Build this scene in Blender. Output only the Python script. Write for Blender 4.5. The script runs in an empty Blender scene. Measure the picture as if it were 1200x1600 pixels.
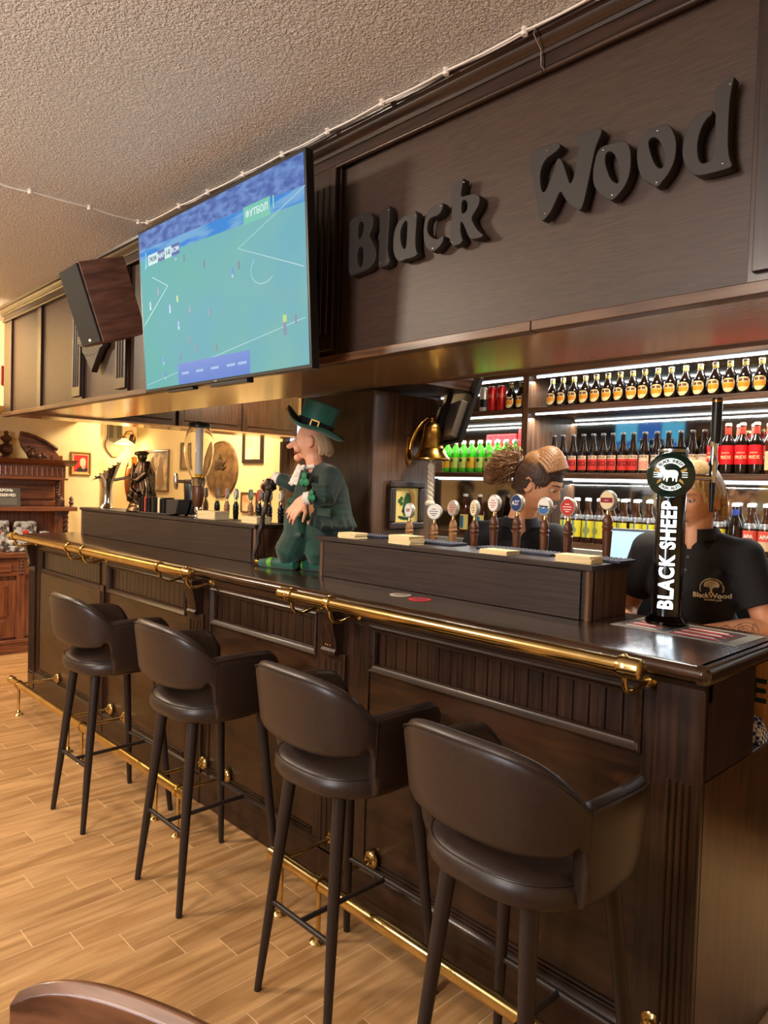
import bpy, bmesh, math, random
from mathutils import Vector, Matrix, noise
random.seed(7)
sc = bpy.context.scene
C = bpy.context.scene.collection
PI = math.pi

# ---------------------------------------------------------------- camera
FPX = 1120.0
cam_d = bpy.data.cameras.new('camera'); cam = bpy.data.objects.new('camera', cam_d); C.objects.link(cam)
cam_d.sensor_fit = 'HORIZONTAL'; cam_d.sensor_width = 36.0; cam_d.lens = 36.0 * FPX / 1200.0
cam_d.clip_start = 0.02; cam_d.clip_end = 60
ax_x = -Vector((-1082, -70, FPX)).normalized()
ax_y = Vector((1168.1, -2.5, FPX)); ax_y = (ax_y - ax_x * ax_y.dot(ax_x)).normalized()
ax_z = ax_x.cross(ax_y)
right = Vector((ax_x[0], ax_y[0], ax_z[0])); down = Vector((ax_x[1], ax_y[1], ax_z[1])); fwd = Vector((ax_x[2], ax_y[2], ax_z[2]))
cam.matrix_world = Matrix(((right[0], -down[0], -fwd[0], 0), (right[1], -down[1], -fwd[1], 0), (right[2], -down[2], -fwd[2], 1.58), (0, 0, 0, 1)))
sc.camera = cam
sc.view_settings.view_transform = 'Standard'; sc.view_settings.look = 'None'
sc.view_settings.gamma = 1.0; sc.view_settings.use_curve_mapping = False
sc.view_settings.exposure = 0.12

# ---------------------------------------------------------------- world and lamps
w = bpy.data.worlds.new('room_ambience'); sc.world = w; w.use_nodes = True
w.node_tree.nodes['Background'].inputs[0].default_value = (1.0, .88, .76, 1)
w.node_tree.nodes['Background'].inputs[1].default_value = 0.34

def area(name, loc, target, size, power, col, sy=None, spread=PI):
    l = bpy.data.lights.new(name, 'AREA'); l.energy = power; l.color = col; l.size = size; l.spread = spread
    if sy: l.shape = 'RECTANGLE'; l.size_y = sy
    o = bpy.data.objects.new(name, l); C.objects.link(o); o.location = loc
    o.rotation_euler = (Vector(target) - Vector(loc)).to_track_quat('-Z', 'Y').to_euler(); return o
area('lamp_floor_left', (-5.6, .2, 2.8), (-4.2, .8, 0), .4, 44, (1, .84, .64))
area('lamp_floor_middle', (-3.6, -.5, 2.8), (-2.6, .7, 0), .4, 68, (1, .84, .66))
area('lamp_floor_near', (-1.4, -1.2, 2.8), (-.9, .8, .4), .5, 46, (1, .86, .70))
area('fill_wall_wash', (-6.6, 3.7, 2.75), (-8.2, 4.0, 1.4), .6, 88, (1, .80, .50))  # unseen fill light, added to brighten the far recess wall
area('fill_back_wall', (-5.2, 3.6, 2.75), (-7.6, 4.5, 1.6), .5, 56, (1, .80, .52))  # second added fill, brightens the wall with the pictures
area('lamp_sideboard', (-5.9, 1.1, 2.75), (-7.2, 2.0, 1.3), .4, 40, (1, .80, .56))
area('lamp_bartender', (-1.6, 2.75, 2.8), (-1.4, 2.6, 1.4), .35, 46, (1, .88, .72))
area('fill_ceiling_glow', (-1.2, -1.8, 1.9), (-3.4, .6, 2.87), 1.0, 78, (.84, .90, 1))  # unseen uplight added behind the camera for the cool glow on the ceiling

# ---------------------------------------------------------------- materials
MATS = {}
def srgb(c):
    return tuple((x / 12.92 if x <= .04045 else ((x + .055) / 1.055) ** 2.4) for x in (v / 255 for v in c)) + (1,)
def mat(name, col, rough=.5, metal=0, coat=0, emit=None, es=0, trans=0, ior=1.45, alpha=1, spec=.5, sheen=0, sss=0):
    if name in MATS: return MATS[name]
    m = bpy.data.materials.new(name); m.use_nodes = True; b = m.node_tree.nodes['Principled BSDF']
    b.inputs['Base Color'].default_value = srgb(col); b.inputs['Roughness'].default_value = rough
    b.inputs['Metallic'].default_value = metal; b.inputs['Coat Weight'].default_value = coat; b.inputs['Coat Roughness'].default_value = .15
    b.inputs['Specular IOR Level'].default_value = spec
    b.inputs['Transmission Weight'].default_value = trans; b.inputs['IOR'].default_value = ior; b.inputs['Alpha'].default_value = alpha
    b.inputs['Sheen Weight'].default_value = sheen
    if sss:
        b.inputs['Subsurface Weight'].default_value = sss; b.inputs['Subsurface Radius'].default_value = (.012, .005, .003); b.inputs['Subsurface Scale'].default_value = 1
    if emit: b.inputs['Emission Color'].default_value = srgb(emit); b.inputs['Emission Strength'].default_value = es
    MATS[name] = m; return m
def nodes(m): return m.node_tree.nodes, m.node_tree.links, m.node_tree.nodes['Principled BSDF']
def vary(m, c1, c2, scale=(1, 1, 1), nscale=5, detail=4, bump=0, rough=None, rnd=0, dist=.002, pos=(.35, .65), distort=0):
    """two-tone noise in object space (stretched for grain), optional bump and a per-object shade"""
    N, L, B = nodes(m)
    tc = N.new('ShaderNodeTexCoord'); mp = N.new('ShaderNodeMapping'); mp.inputs['Scale'].default_value = scale
    nz = N.new('ShaderNodeTexNoise'); nz.inputs['Scale'].default_value = nscale; nz.inputs['Detail'].default_value = detail; nz.inputs['Distortion'].default_value = distort
    L.new(tc.outputs['Object'], mp.inputs[0])
    src = mp.outputs[0]
    if rnd:
        oi = N.new('ShaderNodeObjectInfo'); va = N.new('ShaderNodeVectorMath'); va.operation = 'ADD'
        mu = N.new('ShaderNodeMath'); mu.operation = 'MULTIPLY'; mu.inputs[1].default_value = 37
        L.new(oi.outputs['Random'], mu.inputs[0]); L.new(src, va.inputs[0]); L.new(mu.outputs[0], va.inputs[1]); src = va.outputs[0]
    L.new(src, nz.inputs['Vector'])
    cr = N.new('ShaderNodeValToRGB'); cr.color_ramp.elements[0].position = pos[0]; cr.color_ramp.elements[1].position = pos[1]
    cr.color_ramp.elements[0].color = srgb(c1); cr.color_ramp.elements[1].color = srgb(c2)
    L.new(nz.outputs['Fac'], cr.inputs[0]); out = cr.outputs[0]
    if rnd:
        hs = N.new('ShaderNodeHueSaturation'); mr = N.new('ShaderNodeMapRange'); mr.inputs[3].default_value = 1 - rnd; mr.inputs[4].default_value = 1 + rnd
        L.new(oi.outputs['Random'], mr.inputs[0]); L.new(mr.outputs[0], hs.inputs['Value']); L.new(out, hs.inputs['Color']); out = hs.outputs[0]
    L.new(out, B.inputs['Base Color'])
    if bump:
        bp = N.new('ShaderNodeBump'); bp.inputs['Strength'].default_value = bump; bp.inputs['Distance'].default_value = dist
        L.new(nz.outputs['Fac'], bp.inputs['Height']); L.new(bp.outputs[0], B.inputs['Normal'])
    return m
M = {}
# dark stained oak with grain along x, y or z
for a, s in (('x', (1.2, 22, 22)), ('y', (22, 1.2, 22)), ('z', (22, 22, 1.2))):
    M['oak_' + a] = vary(mat('dark_oak_' + a, (42, 25, 16), .38, coat=.2), (28, 16, 9), (56, 33, 20), s, 3.5, 6, bump=.25, dist=.001, rnd=.08)
    M['wood_' + a] = vary(mat('red_brown_wood_' + a, (92, 50, 26), .4, coat=.2), (70, 36, 19), (112, 64, 34), s, 3, 5, bump=.15, dist=.001, rnd=.06)
    M['mid_' + a] = vary(mat('brown_oak_' + a, (84, 56, 36), .45, coat=.1), (62, 38, 22), (106, 72, 46), s, 3, 5, bump=.15, dist=.001)
M['panel'] = vary(mat('sign_panel_veneer', (62, 44, 34), .45), (54, 38, 29), (70, 50, 38), (3, 1, 60), 6, 4, bump=.12, dist=.001)
M['counter'] = vary(mat('counter_top_varnish', (52, 34, 24), .22, coat=.6), (34, 21, 14), (70, 46, 30), (1.2, 22, 22), 3.5, 6, bump=.2, dist=.001)
M['soffit'] = vary(mat('soffit_laminate', (150, 116, 80), .24, coat=.6), (138, 105, 70), (160, 125, 88), (.6, 40, 1), 5, 4, bump=.1, dist=.0008)
M['endpanel'] = vary(mat('end_panel_laminate', (74, 48, 26), .3, coat=.3), (60, 38, 20), (88, 58, 32), (8, 8, 1.5), 4, 4)
M['riser'] = vary(mat('riser_black_brown', (48, 38, 34), .45), (40, 30, 27), (56, 44, 39), (1, 20, 30), 4, 5, bump=.2, dist=.001)
M['letter'] = mat('letter_charcoal', (44, 37, 33), .55)
M['brass'] = vary(mat('brass', (214, 186, 122), .2, metal=1), (200, 170, 108), (224, 198, 136), (1, 1, 1), 9, 4)
M['brass_old'] = vary(mat('old_brass', (190, 140, 60), .24, metal=1), (150, 104, 40), (216, 168, 80), (1, 1, 1), 14, 4)
M['chrome'] = mat('chrome', (215, 215, 215), .12, metal=1)
M['steel'] = mat('brushed_steel', (170, 170, 168), .3, metal=1)
M['leather'] = vary(mat('brown_leather', (48, 36, 31), .38), (45, 34, 29), (52, 39, 33), (1, 1, 1), 90, 4, bump=.2, dist=.0005)
M['stoolleg'] = mat('stool_leg_brown', (40, 31, 28), .42)
M['tile'] = vary(mat('floor_tile_oak', (182, 138, 90), .42), (158, 116, 70), (200, 156, 106), (9, .9, 9), 2.4, 6, bump=.12, dist=.001, rnd=.07, distort=.6)
M['grout'] = mat('floor_grout', (224, 190, 142), .8)
M['black'] = mat('black_plastic', (16, 15, 15), .35)
M['matte'] = mat('matte_black', (12, 11, 11), .8)
M['white'] = mat('white_plastic', (226, 222, 212), .45)
M['cream'] = vary(mat('cream_wall_paint', (232, 206, 150), .8), (230, 204, 149), (233, 208, 153), (1, 1, 1), 30, 3)
M['print_white'] = mat('white_print', (236, 232, 222), .6)
M['glow_white'] = mat('cool_white_led', (255, 255, 255), .5, emit=(232, 246, 255), es=7)
M['paper'] = mat('kraft_card', (232, 208, 158), .8)
M['clear'] = mat('clear_plastic', (245, 245, 240), .04, trans=1, ior=1.35)
M['mirror'] = mat('shelf_mirror', (170, 168, 160), .06, metal=1)
M['gold'] = mat('gold_frame', (176, 130, 62), .4, metal=.6)
# pebbled ceiling plaster
m = mat('ceiling_pebble_plaster', (226, 214, 200), .75); N, L, B = nodes(m)
tc = N.new('ShaderNodeTexCoord'); nz = N.new('ShaderNodeTexNoise'); nz.inputs['Scale'].default_value = 105; nz.inputs['Detail'].default_value = 2.5; nz.inputs['Distortion'].default_value = .6
cr = N.new('ShaderNodeValToRGB'); cr.color_ramp.elements[0].position = .38; cr.color_ramp.elements[1].position = .62
bp = N.new('ShaderNodeBump'); bp.inputs['Strength'].default_value = .9; bp.inputs['Distance'].default_value = .006
L.new(tc.outputs['Object'], nz.inputs['Vector']); L.new(nz.outputs['Fac'], cr.inputs[0]); L.new(cr.outputs[0], bp.inputs['Height']); L.new(bp.outputs[0], B.inputs['Normal'])
M['ceiling'] = m

# ---------------------------------------------------------------- geometry helpers
class MB:
    def __init__(s): s.v = []; s.f = []; s.mi = []; s.cur = 0
    def add(s, vs, fs):
        n = len(s.v); s.v += [tuple(v) for v in vs]; s.f += [tuple(i + n for i in f) for f in fs]; s.mi += [s.cur] * len(fs); return s
    def box(s, x0, x1, y0, y1, z0, z1):
        return s.add([(x, y, z) for x in (x0, x1) for y in (y0, y1) for z in (z0, z1)],
                     [(0, 1, 3, 2), (4, 6, 7, 5), (0, 4, 5, 1), (2, 3, 7, 6), (0, 2, 6, 4), (1, 5, 7, 3)])
    def hexa(s, p):      # 8 corners: bottom loop of four, then top loop of four
        return s.add(p, [(3, 2, 1, 0), (4, 5, 6, 7), (0, 1, 5, 4), (1, 2, 6, 5), (2, 3, 7, 6), (3, 0, 4, 7)])
    def tube(s, pts, r, n=12, caps=True):
        pts = [Vector(p) for p in pts]; k = len(pts); rs = r if isinstance(r, (list, tuple)) else [r] * k
        vs = []; prev = None
        for i, p in enumerate(pts):
            d = (pts[min(i + 1, k - 1)] - pts[max(i - 1, 0)]).normalized()
            if prev is None:
                a = d.cross(Vector((0, 0, 1)));
                if a.length < .1: a = d.cross(Vector((1, 0, 0)))
                a.normalize()
            else: a = (prev - d * prev.dot(d)).normalized()
            prev = a; b = d.cross(a)
            vs += [p + (a * math.cos(t * 2 * PI / n) + b * math.sin(t * 2 * PI / n)) * rs[i] for t in range(n)]
        fs = [(i * n + t, i * n + (t + 1) % n, (i + 1) * n + (t + 1) % n, (i + 1) * n + t) for i in range(k - 1) for t in range(n)]
        if caps: fs += [tuple(range(n))[::-1], tuple(range((k - 1) * n, k * n))]
        return s.add(vs, fs)
    def lathe(s, prof, c=(0, 0, 0), n=24, axis='z', sx=1, sy=1):
        vs = []
        for r, h in prof:
            for t in range(n):
                a = 2 * PI * t / n; x = r * math.cos(a) * sx; y = r * math.sin(a) * sy
                p = {'z': (x, y, h), 'y': (x, h, y), 'x': (h, x, y)}[axis]; vs.append((p[0] + c[0], p[1] + c[1], p[2] + c[2]))
        k = len(prof); fs = [(i * n + t, i * n + (t + 1) % n, (i + 1) * n + (t + 1) % n, (i + 1) * n + t) for i in range(k - 1) for t in range(n)]
        fs += [tuple(range(n))[::-1], tuple(range((k - 1) * n, k * n))]
        return s.add(vs, fs)
    def ball(s, c, r, n=16, m=10, rot=None):
        r = r if isinstance(r, (list, tuple)) else (r, r, r); vs = []
        for j in range(m + 1):
            ph = PI * (j + .02) / (m + .04)
            for t in range(n):
                a = 2 * PI * t / n; p = Vector((math.sin(ph) * math.cos(a) * r[0], math.sin(ph) * math.sin(a) * r[1], math.cos(ph) * r[2]))
                if rot: p = rot @ p
                vs.append((p[0] + c[0], p[1] + c[1], p[2] + c[2]))
        fs = [(j * n + (t + 1) % n, j * n + t, (j + 1) * n + t, (j + 1) * n + (t + 1) % n) for j in range(m) for t in range(n)]
        fs += [tuple(range(n)), tuple(range(m * n, (m + 1) * n))[::-1]]
        return s.add(vs, fs)
    def prism(s, poly, d, o=(0, 0, 0)):      # 3-D polygon pushed along d
        k = len(poly); a = [Vector(p) + Vector(o) for p in poly]; b = [p + Vector(d) for p in a]
        return s.add(a + b, [tuple(range(k))[::-1], tuple(range(k, 2 * k))] + [(i, (i + 1) % k, (i + 1) % k + k, i + k) for i in range(k)])
    def mesh(s, mats, name='mesh', sharp=38):
        me = bpy.data.meshes.new(name); me.from_pydata(s.v, [], s.f)
        for m_ in (mats if isinstance(mats, (list, tuple)) else [mats]): me.materials.append(m_)
        for p, i in zip(me.polygons, s.mi): p.material_index = i
        bm = bmesh.new(); bm.from_mesh(me); bmesh.ops.recalc_face_normals(bm, faces=bm.faces)
        finish(bm, sharp); bm.to_mesh(me); bm.free(); return me
def finish(bm, sharp=38):
    for f in bm.faces: f.smooth = True
    for e in bm.edges:
        if len(e.link_faces) == 2 and e.calc_face_angle(0) > math.radians(sharp): e.smooth = False
def obj(name, me, parent=None, mats=None, bevel=0, loc=None, rot=None, label=None, segs=2):
    if isinstance(me, MB): me = me.mesh(mats, name)
    o = bpy.data.objects.new(name, me); C.objects.link(o)
    if parent: o.parent = parent
    if loc is not None: o.location = loc
    if rot is not None: o.rotation_euler = rot
    if bevel:
        b = o.modifiers.new('bevel', 'BEVEL'); b.width = bevel; b.segments = segs; b.limit_method = 'ANGLE'; b.angle_limit = math.radians(40); b.harden_normals = True
    if label: o['label'] = label
    return o
def tag(o, label, cat, group=None, kind=None):
    if label: o['label'] = label
    if cat: o['category'] = cat
    if group: o['group'] = group
    if kind: o['kind'] = kind
    return o
def thing(name, label, cat, loc=(0, 0, 0), rz=0, group=None):
    o = bpy.data.objects.new(name, None); C.objects.link(o); o.empty_display_size = .1
    o.location = loc; o.rotation_euler = (0, 0, rz); return tag(o, label, cat, group)
def struct(name, me, mats=None, parent=None, bevel=0):
    o = obj(name, me, parent, mats, bevel); o['kind'] = 'structure'; return o
def kids(o): return [c for c in o.children]
def dup(root, loc, rz=None, label=None, group=None, rot=None):
    r = root.copy(); C.objects.link(r); r.location = loc
    if rot is not None: r.rotation_euler = rot
    elif rz is not None: r.rotation_euler = (0, 0, rz)
    if label: r['label'] = label
    if group: r['group'] = group
    for ch in list(root.children):
        c = ch.copy(); C.objects.link(c); c.parent = r
        for g in list(ch.children):
            d = g.copy(); C.objects.link(d); d.parent = c
    return r
def curve_mesh(cu, m):
    o = bpy.data.objects.new('tmp', cu); C.objects.link(o)
    dg = bpy.context.evaluated_depsgraph_get(); dg.update()
    me = bpy.data.meshes.new_from_object(o.evaluated_get(dg)); bpy.data.objects.remove(o); bpy.data.curves.remove(cu)
    me.materials.clear(); me.materials.append(m); return me
_tc = {}
def text_mesh(t, size, m, depth=.0004, bold=0, sx=1.0, spacing=1.0):
    """text as a thin raised print in the xy plane, centred"""
    k = (t, size, m.name, depth, bold, sx, spacing)
    if k in _tc: return _tc[k]
    cu = bpy.data.curves.new('t', 'FONT'); cu.body = t; cu.size = size; cu.extrude = depth; cu.offset = bold; cu.resolution_u = 3
    cu.align_x = 'CENTER'; cu.align_y = 'CENTER'; cu.space_character = spacing; cu.fill_mode = 'FRONT' if depth < .0006 else 'BOTH'
    me = curve_mesh(cu, m)
    for v in me.vertices: v.co.x *= sx
    _tc[k] = me; return me
def poly_mesh(loops, m, depth=.001, bevel=0):
    """filled 2-D loops (holes allowed) in the xy plane, extruded both ways by depth"""
    cu = bpy.data.curves.new('p', 'CURVE'); cu.dimensions = '2D'; cu.fill_mode = 'BOTH'; cu.extrude = depth; cu.bevel_depth = bevel; cu.bevel_resolution = 1
    for lp in loops:
        sp = cu.splines.new('POLY'); sp.points.add(len(lp) - 1); sp.use_cyclic_u = True
        for p, q in zip(sp.points, lp): p.co = (q[0], q[1], 0, 1)
    return curve_mesh(cu, m)
def xform(me, mtx):
    me = me.copy(); me.transform(mtx); return me
def refine(me, lim=.005):
    bm = bmesh.new(); bm.from_mesh(me)
    bmesh.ops.triangulate(bm, faces=bm.faces)
    for _ in range(4):
        es = [e for e in bm.edges if e.calc_length() > lim]
        if not es or len(bm.faces) > 6000: break
        bmesh.ops.subdivide_edges(bm, edges=es, cuts=1); bmesh.ops.triangulate(bm, faces=bm.faces)
    bm.to_mesh(me); bm.free(); return me
def bend(me, r, up=0, front=-1):
    """wrap an xy-plane print onto an upright cylinder of radius r, facing local -y"""
    me = me.copy()
    if max(v.co.x for v in me.vertices) > .012: refine(me, .011)
    for v in me.vertices:
        a = v.co.x / r; rr = r + .0005 + v.co.z; z = v.co.y
        v.co = (math.sin(a) * rr, front * math.cos(a) * rr, z + up)
    return me
def smooth_poly(pts, n=2):
    for _ in range(n):
        out = []
        for i in range(len(pts)):
            a, b = pts[i], pts[(i + 1) % len(pts)]
            out += [(a[0] * .75 + b[0] * .25, a[1] * .75 + b[1] * .25), (a[0] * .25 + b[0] * .75, a[1] * .25 + b[1] * .75)]
        pts = out
    return pts
def fuse(mb, voxel, m, it=4, fac=.5):
    """merge overlapping lumps into one continuous smooth surface"""
    me = mb.mesh(m); o = bpy.data.objects.new('tmp', me); C.objects.link(o)
    r = o.modifiers.new('r', 'REMESH'); r.mode = 'VOXEL'; r.voxel_size = voxel; r.use_smooth_shade = True
    if it: s = o.modifiers.new('s', 'SMOOTH'); s.iterations = it; s.factor = fac
    dg = bpy.context.evaluated_depsgraph_get(); dg.update()
    out = bpy.data.meshes.new_from_object(o.evaluated_get(dg)); bpy.data.objects.remove(o)
    out.materials.clear(); out.materials.append(m)
    for p in out.polygons: p.use_smooth = True
    return out
UPRIGHT = Matrix.Rotation(PI / 2, 4, 'X')      # xy plane -> xz plane facing -y
ORD = ['first', 'second', 'third', 'fourth', 'fifth', 'sixth', 'seventh', 'eighth', 'ninth', 'tenth', 'eleventh', 'twelfth', 'thirteenth', 'fourteenth', 'fifteenth', 'sixteenth', 'seventeenth', 'eighteenth', 'nineteenth', 'twentieth']
# ================================================================ the setting
fl = struct('floor', MB().box(-11, 2.2, -3.2, 4.6, -.06, -.0008), M['grout'])
# wood-look tiles, each its own piece; alike tiles share a mesh
TW, TL = .1225, .49
def tile_mesh(l):
    b = MB().box(0, TW - .0036, 0, l - .0036, -.004, 0); return b.mesh(M['tile'])
tile = tile_mesh(TL)
def in_view(x, y):
    p = Vector((x, y, -1.58)); cz = fwd.dot(p)
    if cz < .2: return False
    u = 600 + FPX * right.dot(p) / cz; v = 800 + FPX * down.dot(p) / cz
    return -60 < u < 1150 and v < 1680
tb = Matrix.Identity(4); n_tiles = 0
rest = MB()
for i in range(-86, 14):
    x = i * TW + .083
    off = (.948 + .1225 * (i - round((-2.98 - .083) / TW))) % TL
    for j in range(-7, 10):
        y = off + j * TL
        if y > 4.1: continue
        near = y < 1.9 and x > -6.0 and any(in_view(x + a, y + b) for a in (0, TW) for b in (0, TL / 2, TL))
        if near and n_tiles < 300:
            obj('floor_tile', tile, fl, loc=(x, y, 0)); n_tiles += 1
        else: rest.box(x, x + TW - .003, y, y + TL - .003, -.004, 0)
r_ = obj('floor_tiles', rest, fl, M['tile']); r_['kind'] = 'stuff'
ce = struct('ceiling', MB().box(-11, 2.2, -3.2, 4.6, 2.872, 2.95), M['ceiling'])
wl = struct('wall_left', MB().box(-7.6, -7.45, -3.2, 3.06, -.004, 2.87), M['cream'])
struct('wall_recess', MB().box(-9.85, -9.7, 3.0, 4.6, -.004, 2.87), M['cream'])
struct('wall_back', MB().box(-9.85, -6.2, 4.5, 4.62, -.004, 2.87).box(-5.55, 2.2, 4.5, 4.62, -.004, 2.87).box(-6.2, -5.55, 4.5, 4.62, 2.3, 2.87), M['cream'])
struct('trim_1', MB().box(-7.45, -6.55, -3.2, 2.86, 2.17, 2.87), M['cream'])      # boxed-in beam along the left wall
struct('wall_right', MB().box(2.05, 2.2, -3.2, 4.5, -.004, 2.87), M['cream'])
struct('wall_front', MB().box(-11, 2.2, -3.35, -3.2, -.004, 2.87), M['cream'])
# terrace door beyond the column: daylight above a brown curtain
m = mat('window_daylight', (200, 222, 255), .5, emit=(196, 220, 255), es=1.6)
wi = struct('window_1', MB().box(-6.14, -5.61, 4.53, 4.54, .1, 2.24), m)
obj('window_frame', MB().box(-6.2, -6.14, 4.48, 4.56, 0, 2.3).box(-5.61, -5.55, 4.48, 4.56, 0, 2.3).box(-6.14, -5.61, 4.48, 4.56, 2.24, 2.3), wi, M['oak_z'])
cu = MB(); n = 40
cu.add([(-6.16 + i * .6 / n, 4.42 + .018 * math.sin(i * 1.25) + dy, z) for dy in (0, .008) for z in (.02, 2.03) for i in range(n + 1)],
       [(i, i + 1, n + 2 + i, n + 1 + i) for i in range(n)] + [(2 * n + 2 + i, 3 * n + 3 + i, 3 * n + 4 + i, 2 * n + 3 + i) for i in range(n)] + [(n + 1 + i, n + 2 + i, 3 * n + 4 + i, 3 * n + 3 + i) for i in range(n)])
tag(obj('curtain', cu, None, vary(mat('brown_curtain', (84, 58, 34), .9), (70, 46, 26), (96, 68, 42), (20, 20, 1), 3)), 'dark brown curtain hanging in the bright doorway behind the doll', 'curtain')

# ================================================================ bar counter body
X0, X1, YF = -5.62, -.70, 1.80
bar = thing('bar_cabinet', 'long dark oak panelled bar front with fluted pilasters', 'bar', ((X0 + X1) / 2, 2.05, 0)); bo = Vector(bar.location)
def bp_(name, mb, m, bevel=0, label=None, parent=None):      # part of the bar given in room coordinates
    mb.v = [(x - bo.x, y - bo.y, z) for x, y, z in mb.v]
    return obj(name, mb, parent or bar, m, bevel, label=label)
bp_('carcass', MB().box(X0 + .01, X1 - .02, YF + .045, 2.16, .0, 1.118), M['oak_z'])
bp_('end_panel', MB().box(X1 - .019, X1, YF + .021, 2.145, .869, 1.118), M['oak_z'])
bp_('end_panel', MB().box(X1 - .019, X1, YF + .021, 2.45, 0, .865), M['endpanel'], label='lighter brown lower end panel')
bp_('worktop', MB().box(X0 + .02, X1 - .001, 2.15, 2.45, .845, .868), M['oak_x'], .003)
bp_('lower_cabinet', MB().box(X0 + .02, X1 - .021, 2.17, 2.43, 0, .844), M['oak_z'])
bp_('top_rail', MB().box(X0, X1, YF + .012, YF + .045, 1.066, 1.118), M['oak_x'], .002)
bp_('cornice_strip', MB().prism([(X0, YF + .012, 1.118), (X0, YF - .012, 1.118), (X0, YF - .010, 1.108), (X0, YF, 1.098), (X0, YF + .004, 1.086), (X0, YF + .012, 1.082)], (X1 - X0, 0, 0)), M['oak_x'])
bp_('plinth', MB().box(X0, X1 - .125, YF, YF + .045, 0, .145), M['oak_x'], .003)
bp_('plinth_moulding', MB().prism([(X0, YF + .03, .17), (X0, YF + .018, .165), (X0, YF + .004, .156), (X0, YF - .004, .145), (X0, YF - .004, .138), (X0, YF + .03, .138)], (X1 - X0 - .125, 0, 0)), M['oak_x'])
bays = [(-5.47, -4.35), (-4.265, -3.29), (-3.0, -2.235), (-1.945, -.878)]
bays = [(-5.45, -4.36), (-4.27, -3.30), (-3.06, -2.24), (-1.93, -.865)]
pil = [(-5.62, -5.5), (-4.345, -4.285), (-3.25, -3.11), (-2.19, -2.05)]
slat_me = {}
for bi, (a, b) in enumerate(bays):
    pa = bays[bi - 1][1] if bi else X0; pb = b
    bp_('stile', MB().box(pa, a, YF + .012, YF + .045, .15, 1.066), M['oak_z'], .002)
    # upper recessed field of upright tongue-and-groove slats
    n = round((b - a - .03) / .0515); wd = (b - a - .03) / n
    for k in range(n):
        key = round(wd, 4)
        if key not in slat_me: slat_me[key] = MB().prism([(.0005, .0045, 0), (.003, 0, 0), (wd - .003, 0, 0), (wd - .0005, .0045, 0)], (0, 0, .13)).mesh(M['oak_z'])
        obj('slat', slat_me[key], bar, loc=(a + .015 + k * wd - bo.x, YF + .034 - bo.y, .925))
    # moulded frame round the slats
    def frame_bar(p0, p1, inward):
        p0, p1, q = Vector(p0), Vector(p1), Vector(inward)
        d = (p1 - p0).normalized(); prof = [(0, .012), (0, -.006), (.006, -.010), (.012, -.004), (.018, .002), (.024, .004), (.028, .016)]
        L_ = MB(); k = len(prof)
        L_.add([p0 + q * u + d * u + Vector((0, v, 0)) for u, v in prof] + [p1 + q * u - d * u + Vector((0, v, 0)) for u, v in prof],
               [(i, (i + 1) % k, (i + 1) % k + k, i + k) for i in range(k)] + [tuple(range(k)), tuple(range(k, 2 * k))])
        return L_
    z0, z1, yy = .898, 1.072, YF + .012
    for p0, p1, q in (((a, yy, z0), (b, yy, z0), (0, 0, 1)), ((a, yy, z1), (b, yy, z1), (0, 0, -1)), ((a, yy, z0), (a, yy, z1), (1, 0, 0)), ((b, yy, z0), (b, yy, z1), (-1, 0, 0))):
        bp_('panel_moulding', frame_bar(p0, p1, q), M['oak_x'])
    bp_('lower_panel', MB().box(a, b, YF + .018, YF + .045, .165, .898), vary(mat('lower_panel_veneer', (46, 27, 15), .36, coat=.2), (30, 17, 9), (60, 35, 19), (1.3, 10, 7), 2.6, 6, distort=.8, bump=.1, dist=.001) if 'lower_panel_veneer' not in MATS else MATS['lower_panel_veneer'])
    for zz in (.172, .186):
        bp_('bead', MB().tube([(a + .01, YF + .016, zz), (b - .01, YF + .016, zz)], .0055, 8), M['oak_x'])
bp_('stile', MB().box(bays[-1][1], X1 - .105, YF + .012, YF + .045, .15, 1.066), M['oak_z'], .002)
bp_('stile', MB().box(X0, X0 + .01, YF + .006, 2.16, 0, 1.118), M['oak_z'])
for a, b in pil:
    w_ = b - a
    bp_('pilaster', MB().box(a, b, YF - .004, YF + .02, .0, .935), M['oak_z'], .003)
    nf = 4 if w_ > .1 else 2
    for k in range(nf):
        x = a + w_ * (k + .75) / (nf + .5)
        bp_('flute', MB().tube([(x, YF - .004, .16), (x, YF - .004, .90)], .0052, 8), M['oak_z'])
    if w_ > .1:      # carved bracket at the head of the pilaster
        m_ = (a + b) / 2; h = w_ / 2 - .028
        prof = [(YF + .01, 1.10), (YF - .05, 1.10), (YF - .052, 1.07), (YF - .042, 1.03), (YF - .03, .99), (YF - .026, .955), (YF - .034, .945), (YF - .034, .93), (YF + .01, .93)]
        bp_('corbel', MB().prism([(m_ - h, y, z) for y, z in prof], (2 * h, 0, 0)), M['oak_z'], .003)
        st = MB()
        for k in (-1, 0, 1): st.ball((m_ + k * .014, YF - .03, .968), .0028, 8, 6)
        bp_('nail_heads', st, M['brass_old'])
# corner post: broad, fluted, square edge
bp_('corner_post', MB().box(X1 - .125, X1 - .0, YF - .004, YF + .02, 0, 1.118), M['oak_z'], .004)
for k in range(4):
    x = X1 - .082 + k * .017
    bp_('flute', MB().tube([(x, YF - .003, .05), (x, YF - .003, .86)], .006, 8), M['oak_z'])
bp_('edge_bead', MB().tube([(X1 - .004, YF - .003, .0), (X1 - .004, YF - .003, 1.10)], .006, 8), M['oak_z'])

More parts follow.
